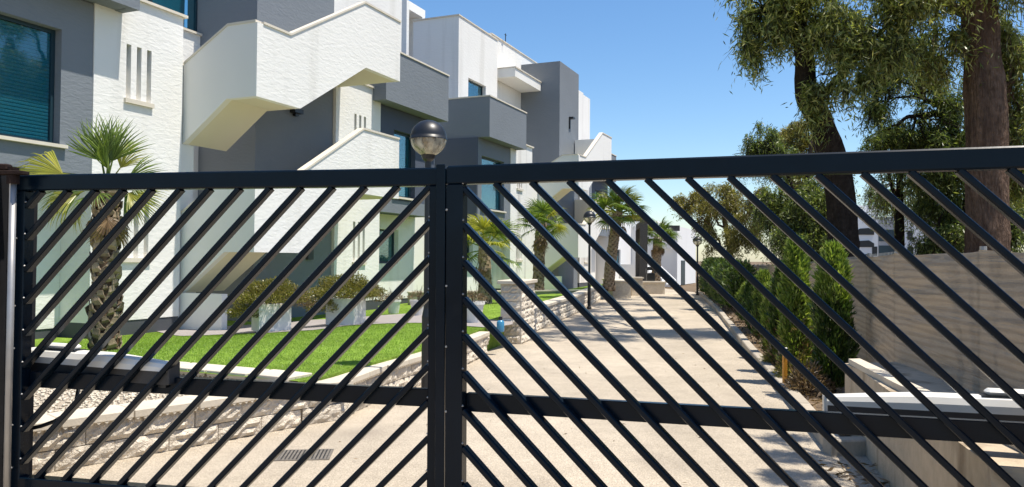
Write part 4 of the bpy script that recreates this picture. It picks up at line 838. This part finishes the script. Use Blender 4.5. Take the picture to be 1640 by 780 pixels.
tree('leaning gum tree with dark trunk and drooping leaves, behind the fence', (6.95, 16.0, -.05), [(6.95, 16, -.1), (6.92, 16.0, 1.42), (6.9, 16.0, 2.01), (6.83, 16.0, 2.92), (6.62, 15.9, 3.76), (6.32, 15.8, 4.45), (6.03, 15.7, 4.94), (5.96, 15.6, 5.56), (5.84, 15.5, 6.04), (5.7, 15.4, 6.65), (5.53, 15.3, 7.6)],
     [.36, .31, .30, .29, .27, .25, .22, .19, .17, .13, .07],
     [((6.22, 15.75, 4.75), (6.93, 15.2, 5.72), .09, .06), ((6.93, 15.2, 5.72), (7.6, 14.8, 6.4), .06, .025), ((5.8, 15.5, 6.2), (5.0, 15.6, 6.7), .07, .02), ((5.7, 15.4, 6.6), (6.84, 15.0, 7.4), .07, .02), ((5.96, 15.6, 5.5), (6.3, 15.0, 6.3), .06, .02), ((5.55, 15.3, 7.5), (4.4, 14.6, 8.6), .06, .02), ((5.55, 15.3, 7.5), (4.8, 17.6, 9.4), .06, .02), ((5.55, 15.3, 7.5), (5.6, 18.9, 10), .06, .02), ((5.6, 18.6, 9.8), (7.2, 26, 12.6), .04, .015)],
     [(5.1, 15.5, 6.48, .82, .48, 150), (5.85, 15.3, 6.68, .87, .68, 170), (6.38, 14.8, 6.09, .84, .6, 170), (4.94, 15.6, 5.94, .44, .51, 60), (7.23, 14.8, 5.97, .66, .72, 150), (6.22, 15.0, 7.39, 1.59, .73, 260), (7.32, 14.5, 6.72, .94, .59, 150), (6.41, 14.6, 5.19, .47, .36, 60), (6.12, 15.2, 4.84, .31, .62, 60), (5.16, 15.5, 7.32, .88, .63, 120), (3.6, 14.3, 8.6, 1.0, .4, 130), (4.8, 14.0, 8.7, .8, .4, 120), (4.2, 15.8, 8.9, 1.0, .4, 140), (4.7, 17.6, 9.5, 1.1, .4, 180), (5.5, 19.2, 10.2, 1.2, .4, 180), (6.7, 19.0, 10.2, 1.0, .4, 170), (5.4, 21.6, 11, 1.3, .4, 180), (6.8, 22, 11.3, 1.4, .4, 190), (6.4, 24.8, 12.4, 1.6, .4, 210), (8.0, 25.2, 12.6, 1.5, .4, 200), (8.2, 28.4, 13.8, 1.8, .5, 230)], bark1, euc, dens=2.5, L=(.12, .20), W_=(.020, .034), slen=.7)
tree('big gum tree with thick reddish brown trunk at the right edge', (9.54, 15.4, -.05), [(9.56, 15.4, -.1), (9.54, 15.4, 1.39), (9.54, 15.4, 2.01), (9.52, 15.4, 3.02), (9.47, 15.3, 4.26), (9.4, 15.3, 5.51), (9.23, 15.2, 6.73), (9.05, 15.1, 7.82), (8.87, 15.0, 8.9)], [.45, .40, .39, .385, .37, .34, .32, .26, .1],
     [((9.3, 15.2, 6.3), (8.5, 15.5, 6.9), .1, .03), ((9.2, 15.2, 6.9), (9.9, 14.7, 7.3), .1, .03), ((9.5, 15.3, 4.6), (10.2, 15.4, 5.4), .07, .03)],
     [(8.64, 15.6, 6.1, .76, .63, 130), (9.98, 15.6, 5.93, .55, .98, 170), (10.26, 15.7, 4.55, .44, .88, 120), (8.31, 15.0, 7.15, 1.34, .73, 250), (9.77, 14.9, 7.32, .95, .71, 150), (10.5, 16.0, 3.47, .52, .52, 80)], bark2, euc, dens=3.1, L=(.12, .20), W_=(.020, .034), seg=18, jit=.05)
tree('dark forked gum tree with bent bare branches between the two large trunks', (11.1, 18.5, -.05), [(11.15, 18.5, -.1), (11.13, 18.5, 1.51), (11.06, 18.5, 3.32), (10.69, 18.5, 4.53), (10.42, 18.5, 5.13), (10.16, 18.4, 5.71), (9.78, 18.2, 6.41)], [.24, .2, .18, .15, .12, .1, .05],
     [((10.3, 18.5, 5.1), (9.46, 18.3, 4.98), .085, .05), ((9.46, 18.3, 4.98), (8.76, 18.0, 4.6), .05, .02), ((10.3, 18.5, 5.3), (9.52, 18.1, 5.45), .06, .03), ((9.52, 18.1, 5.45), (8.4, 18.0, 5.2), .03, .012)],
     [(8.79, 18.0, 6.05, .66, .66, 110), (8.5, 18.0, 5.24, .44, .32, 50), (10.24, 18.5, 5.58, .83, .9, 170), (10.4, 18.0, 4.3, .73, .73, 150), (10.2, 19.0, 3.82, 1.24, .62, 190), (9.09, 18.0, 6.65, .88, .59, 120)], bark1, eucd, dens=3.2, L=(.11, .18), W_=(.020, .032))
tree('rounded dark bushy tree low between the trunks', (9.9, 19.6, -.05), [(9.9, 19.6, -.1), (9.9, 19.6, 2.4), (9.75, 19.3, 4.2)], [.14, .11, .05], [((9.9, 19.5, 2.6), (9.2, 19.2, 4.5), .06, .02), ((9.8, 19.4, 3.2), (10.5, 19, 4.4), .05, .02)],
     [(9.74, 19.0, 4.68, 1.08, .42, 330), (9.2, 19.0, 4.45, .6, .3, 120), (10.5, 19.2, 4.6, .7, .5, 200)], bark1, eucd, slen=.3, nl=8, L=(.06, .1), W_=(.018, .03), dens=3)
tree('pale olive gum tree far along the right side of the road', (8.6, 30.0, -.05), [(8.7, 30, -.1), (8.6, 30, 1.2), (8.4, 30, 2.6), (8.1, 30, 3.8)], [.16, .13, .1, .04], [((8.5, 30, 1.6), (7.4, 30, 3.2), .06, .02), ((8.4, 30, 2.2), (9.1, 29, 3.6), .06, .02), ((8.3, 30, 2.8), (7.2, 31, 4.0), .05, .02)],
     [(8.05, 30.0, 3.88, 1.22, .78, 240), (8.72, 29.0, 2.63, 1.06, .94, 220), (7.56, 31.0, 4.21, .76, .5, 80), (7.56, 30.0, 2.66, .61, .85, 70), (6.93, 31.0, 3.95, .63, .55, 60), (8.99, 28.0, 3.74, .68, .68, 110)], bark2, eucy, slen=.6, L=(.10, .17), W_=(.024, .042), dens=3)
tree('weeping dark green tree behind the cypresses left of the leaning trunk', (8.4, 21.5, -.05), [(8.41, 21.5, -.1), (8.41, 21.5, 1.48), (8.32, 21.6, 3.09), (8.57, 22.0, 5.04)], [.17, .14, .11, .04], [((8.35, 21.5, 2.2), (7.3, 21, 3.4), .06, .02), ((8.35, 21.6, 2.8), (7.6, 22.6, 5.1), .06, .02), ((8.4, 21.7, 3.6), (8.9, 22.4, 5.3), .05, .02)],
     [(7.17, 21.0, 3.09, .68, .68, 190), (7.45, 23.0, 5.2, .55, .6, 130), (7.9, 22.6, 4.6, .6, .6, 120), (7.81, 20.0, 2.94, .81, .81, 260), (7.22, 23.0, 4.9, .35, .31, 30), (7.48, 20.0, 2.13, .98, .49, 200), (8.3, 20.4, 2.4, .6, .7, 160), (8.5, 20.6, 3.6, .7, .6, 150)], bark1, eucd, dens=3.6, W_=(.018, .032))
tree('brownish round crowned tree seen behind the leaning trunk', (8.9, 24.4, -.05), [(8.9, 24.4, -.1), (8.9, 24.4, 3), (8.88, 24.2, 5)], [.17, .13, .05], [((8.9, 24.4, 3), (8.2, 24, 5.3), .06, .02), ((8.9, 24.4, 3.4), (9.5, 24.2, 5.2), .06, .02)],
     [(8.88, 24.0, 5.48, .88, .59, 300), (9.3, 23.4, 4.9, .4, .72, 90), (8.3, 24, 4.9, .7, .6, 170), (8.6, 23.6, 4.2, .8, .5, 120)], bark1, eucy, slen=.35, L=(.07, .12), W_=(.018, .03), dens=3)
tree('dense dark shrubby tree just over the fence top at right', (10.9, 18.2, -.05), [(10.9, 18.2, -.1), (10.9, 18.2, 1.6), (10.85, 18.4, 2.9)], [.1, .08, .04], [((10.9, 18.2, 1.2), (10.2, 18.4, 2.4), .05, .02), ((10.9, 18.2, 1.4), (11.6, 17.6, 2.6), .05, .02)],
     [(10.82, 19.0, 2.9, .93, .62, 220), (11.5, 18.0, 2.62, .75, .69, 190), (10.83, 18.0, 2.24, 1.17, .37, 220), (12.3, 19.0, 3.6, .8, 1.0, 200), (10.0, 18.4, 2.0, .6, .35, 120)], bark1, eucd, dens=3.4, W_=(.018, .03))
tree('small brown stemmed tree in front of the distant apartments', (11.4, 22.5, -.05), [(11.4, 22.5, -.1), (11.35, 22.5, 1.86), (11.33, 22.5, 2.75), (11.24, 22.5, 3.65)], [.16, .13, .12, .07], [((11.3, 22.5, 3.0), (10.8, 22.3, 3.7), .05, .02), ((11.3, 22.5, 3.2), (11.8, 22.4, 3.8), .05, .02)],
     [(11.1, 22.3, 3.5, .8, .55, 130), (11.32, 24.0, 3.74, .49, .29, 50), (11.9, 22.6, 3.9, .6, .5, 90)], bark2, eucd, dens=2.6)
tree('unseen slender gum tree added right of the gate to cast dappled shade', (5.2, 4.2, -.05), [(5.2, 4.2, -.1), (5.1, 4.3, 2), (4.7, 4.6, 4), (4.3, 4.9, 5.0)], [.12, .1, .07, .03], [((4.8, 4.5, 3.6), (4.0, 5.5, 5.1), .04, .015), ((4.8, 4.5, 3.8), (3.8, 4.5, 5.0), .04, .015)],  # out of view, added so its small crown shades the ground by the wall
     [(3.88, 5.45, 5.1, .30, .2, 60), (3.72, 4.85, 5.0, .32, .2, 60), (4.0, 6.0, 5.1, .22, .2, 40), (3.9, 4.3, 5.1, .4, .25, 60)], bark1, eucd, slen=.3, dens=2)
tree('gum tree far along the fence spreading over the road', (9.0, 24.8, -.05), [(9.6, 25.6, -.1), (9.55, 25.6, 3), (9.4, 25.4, 5.5)], [.2, .16, .06], [((9.5, 25.5, 3.5), (8.3, 26.6, 5.4), .07, .02), ((9.5, 25.5, 4), (9.2, 28, 5.6), .07, .02)],
     [(8.5, 27.6, 5.3, .8, .35, 60), (9.3, 29.6, 5.2, .8, .4, 70)], bark1, eucd, dens=.8)
# cypresses and hedge plants in the bed
def cypress(label, x, y, z1, r, leafm, n, cat='cypress', ragged=.18, dry=0, group=None, tipm=None):
    z0 = .04; H = z1 - z0; t = thing('cypress', label, cat, (x, y, z0), 0, group)
    mb = MB(); mb.tube([(0, 0, -.05), (.01, 0, H * .4), (0, .01, H * .85)], [.04, .03, .01], 7); part('trunk', mb, bark1, t)
    h = rng.uniform(.03, 1, n) ** .85; a = rng.uniform(0, 2 * PI, n); prof = np.minimum(1, h * 5 + .35) * np.sqrt(np.clip(1.04 - h ** 3, 0, 1)) * (1 + ragged * np.sin(a * 3 + h * 9) + ragged * np.sin(a * 5 - h * 17 + x))
    rr = r * prof * rng.uniform(.25, 1, n) ** .4; P = np.stack([np.cos(a) * rr, np.sin(a) * rr, h * H], 1); D = np.stack([np.cos(a) * .5, np.sin(a) * .5, np.full(n, 1.0)], 1) + rng.normal(0, .35, (n, 3))
    V = leafquads(P, D, rng.uniform(.05, .11, n), rng.uniform(.012, .026, n))
    m_tip = P[:, 2] > H * .62
    if tipm: struct(quads('light_tips', V[m_tip], tipm, t), 'stuff'); V = V[~m_tip]
    struct(quads('foliage', V, leafm, t), 'stuff')
    if dry:
        i = rng.integers(0, n, dry); Q = P[i] * np.array([1.04, 1.04, .55]); struct(quads('dry_foliage', leafquads(Q, D[i] + rng.normal(0, .4, (dry, 3)), rng.uniform(.06, .12, dry), rng.uniform(.012, .025, dry)), dryl, t), 'stuff')
    return t
cypress('darkest cypress with light green top, nearest the gate at the fence', 3.53, 8.45, 1.66, .185, cyp, 9000, tipm=cypl)
cypress('tall light green cypress, second from the gate', 3.49, 9.45, 1.76, .17, cypl, 8000, dry=700)
cypress('thinner brown flecked cypress beside the light green one', 3.66, 10.4, 1.40, .14, cyp, 6000, dry=1300)
for (x, y, r_, z_, lb) in ((3.22, 8.35, .24, .30, 'dry brown shrub at the foot of the darkest cypress by the kerb'), (3.45, 9.3, .26, .34, 'dry brown shrub under the tall light green cypress'), (3.72, 10.6, .26, .26, 'low dry shrub beyond the light cypress')):
    t = thing('dry_shrub', lb, 'shrub', (x, y, .04), 0, 'dry shrubs in the fence bed'); mb = MB()
    for k in range(26): a = random.uniform(0, 6.28); q = random.uniform(.4, 1.1); mb.tube([(0, 0, 0), (math.cos(a) * r_ * q * .5, math.sin(a) * r_ * q * .5, z_ * .5), (math.cos(a) * r_ * q, math.sin(a) * r_ * q, z_ * random.uniform(.5, 1.1))], [.007, .005, .002], 4)
    part('stems', mb, bark2, t); struct(quads('foliage', bush_leaves((0, 0, .08), r_, z_, 1500, (.04, .08), (.008, .016)), dryl if y < 9 else bushl, t), 'stuff')
hl = ['short ragged cypress with pale shoots, third along the bed', 'narrow cypress with a dry brown base along the bed', 'slim dark cypress half way along the fence bed', 'small cypress before the dense far hedge', 'pale tipped cypress at the start of the far hedge']
for k, (x, y, z, r) in enumerate([(4.0, 11.8, 1.12, .14), (4.45, 13.6, 1.30, .16), (4.85, 15.2, 1.0, .17), (5.25, 16.7, 1.13, .2), (5.6, 18.2, .95, .24)]): cypress(hl[k], x, y, z, r, cypl if k in (0,) else cyp, 4200, dry=600 if k < 2 else 0, tipm=cypl if k in (1, 4) else None)
hd = thing('dense_hedge', 'dense dark green clipped hedge at the far right of the road', 'hedge', (7.3, 26, .04)); V = []
for k in range(46):
    t_ = k / 45; x = 6.45 + 2.35 * t_; y = 21.6 + 12.6 * t_; n = 560; a = rng.uniform(0, 2 * PI, n); h = rng.uniform(.02, 1, n) ** .7; rr = (.42 + .1 * math.sin(k * 2.1)) * np.sqrt(np.clip(1.06 - h ** 5, 0, 1)) * rng.uniform(.4, 1, n) ** .4; H = 1.32 + .12 * math.sin(k * 1.7) + .12 * t_
    P = np.stack([x + np.cos(a) * rr - 7.3, y + np.sin(a) * rr - 26, h * H], 1); D = np.stack([np.cos(a) * .6, np.sin(a) * .6, np.full(n, .8)], 1) + rng.normal(0, .4, (n, 3)); V.append(leafquads(P, D, rng.uniform(.09, .17, n), rng.uniform(.03, .055, n)))
struct(quads('foliage', np.concatenate(V), cyp, hd), 'stuff')
mb = MB()
for k in range(24): t_ = k / 23; x = 6.45 + 2.35 * t_ - 7.3; y = 21.6 + 12.6 * t_ - 26; mb.tube([(x, y, -.05), (x, y, .9)], [.04, .02], 6)
part('stems', mb, bark1, hd)
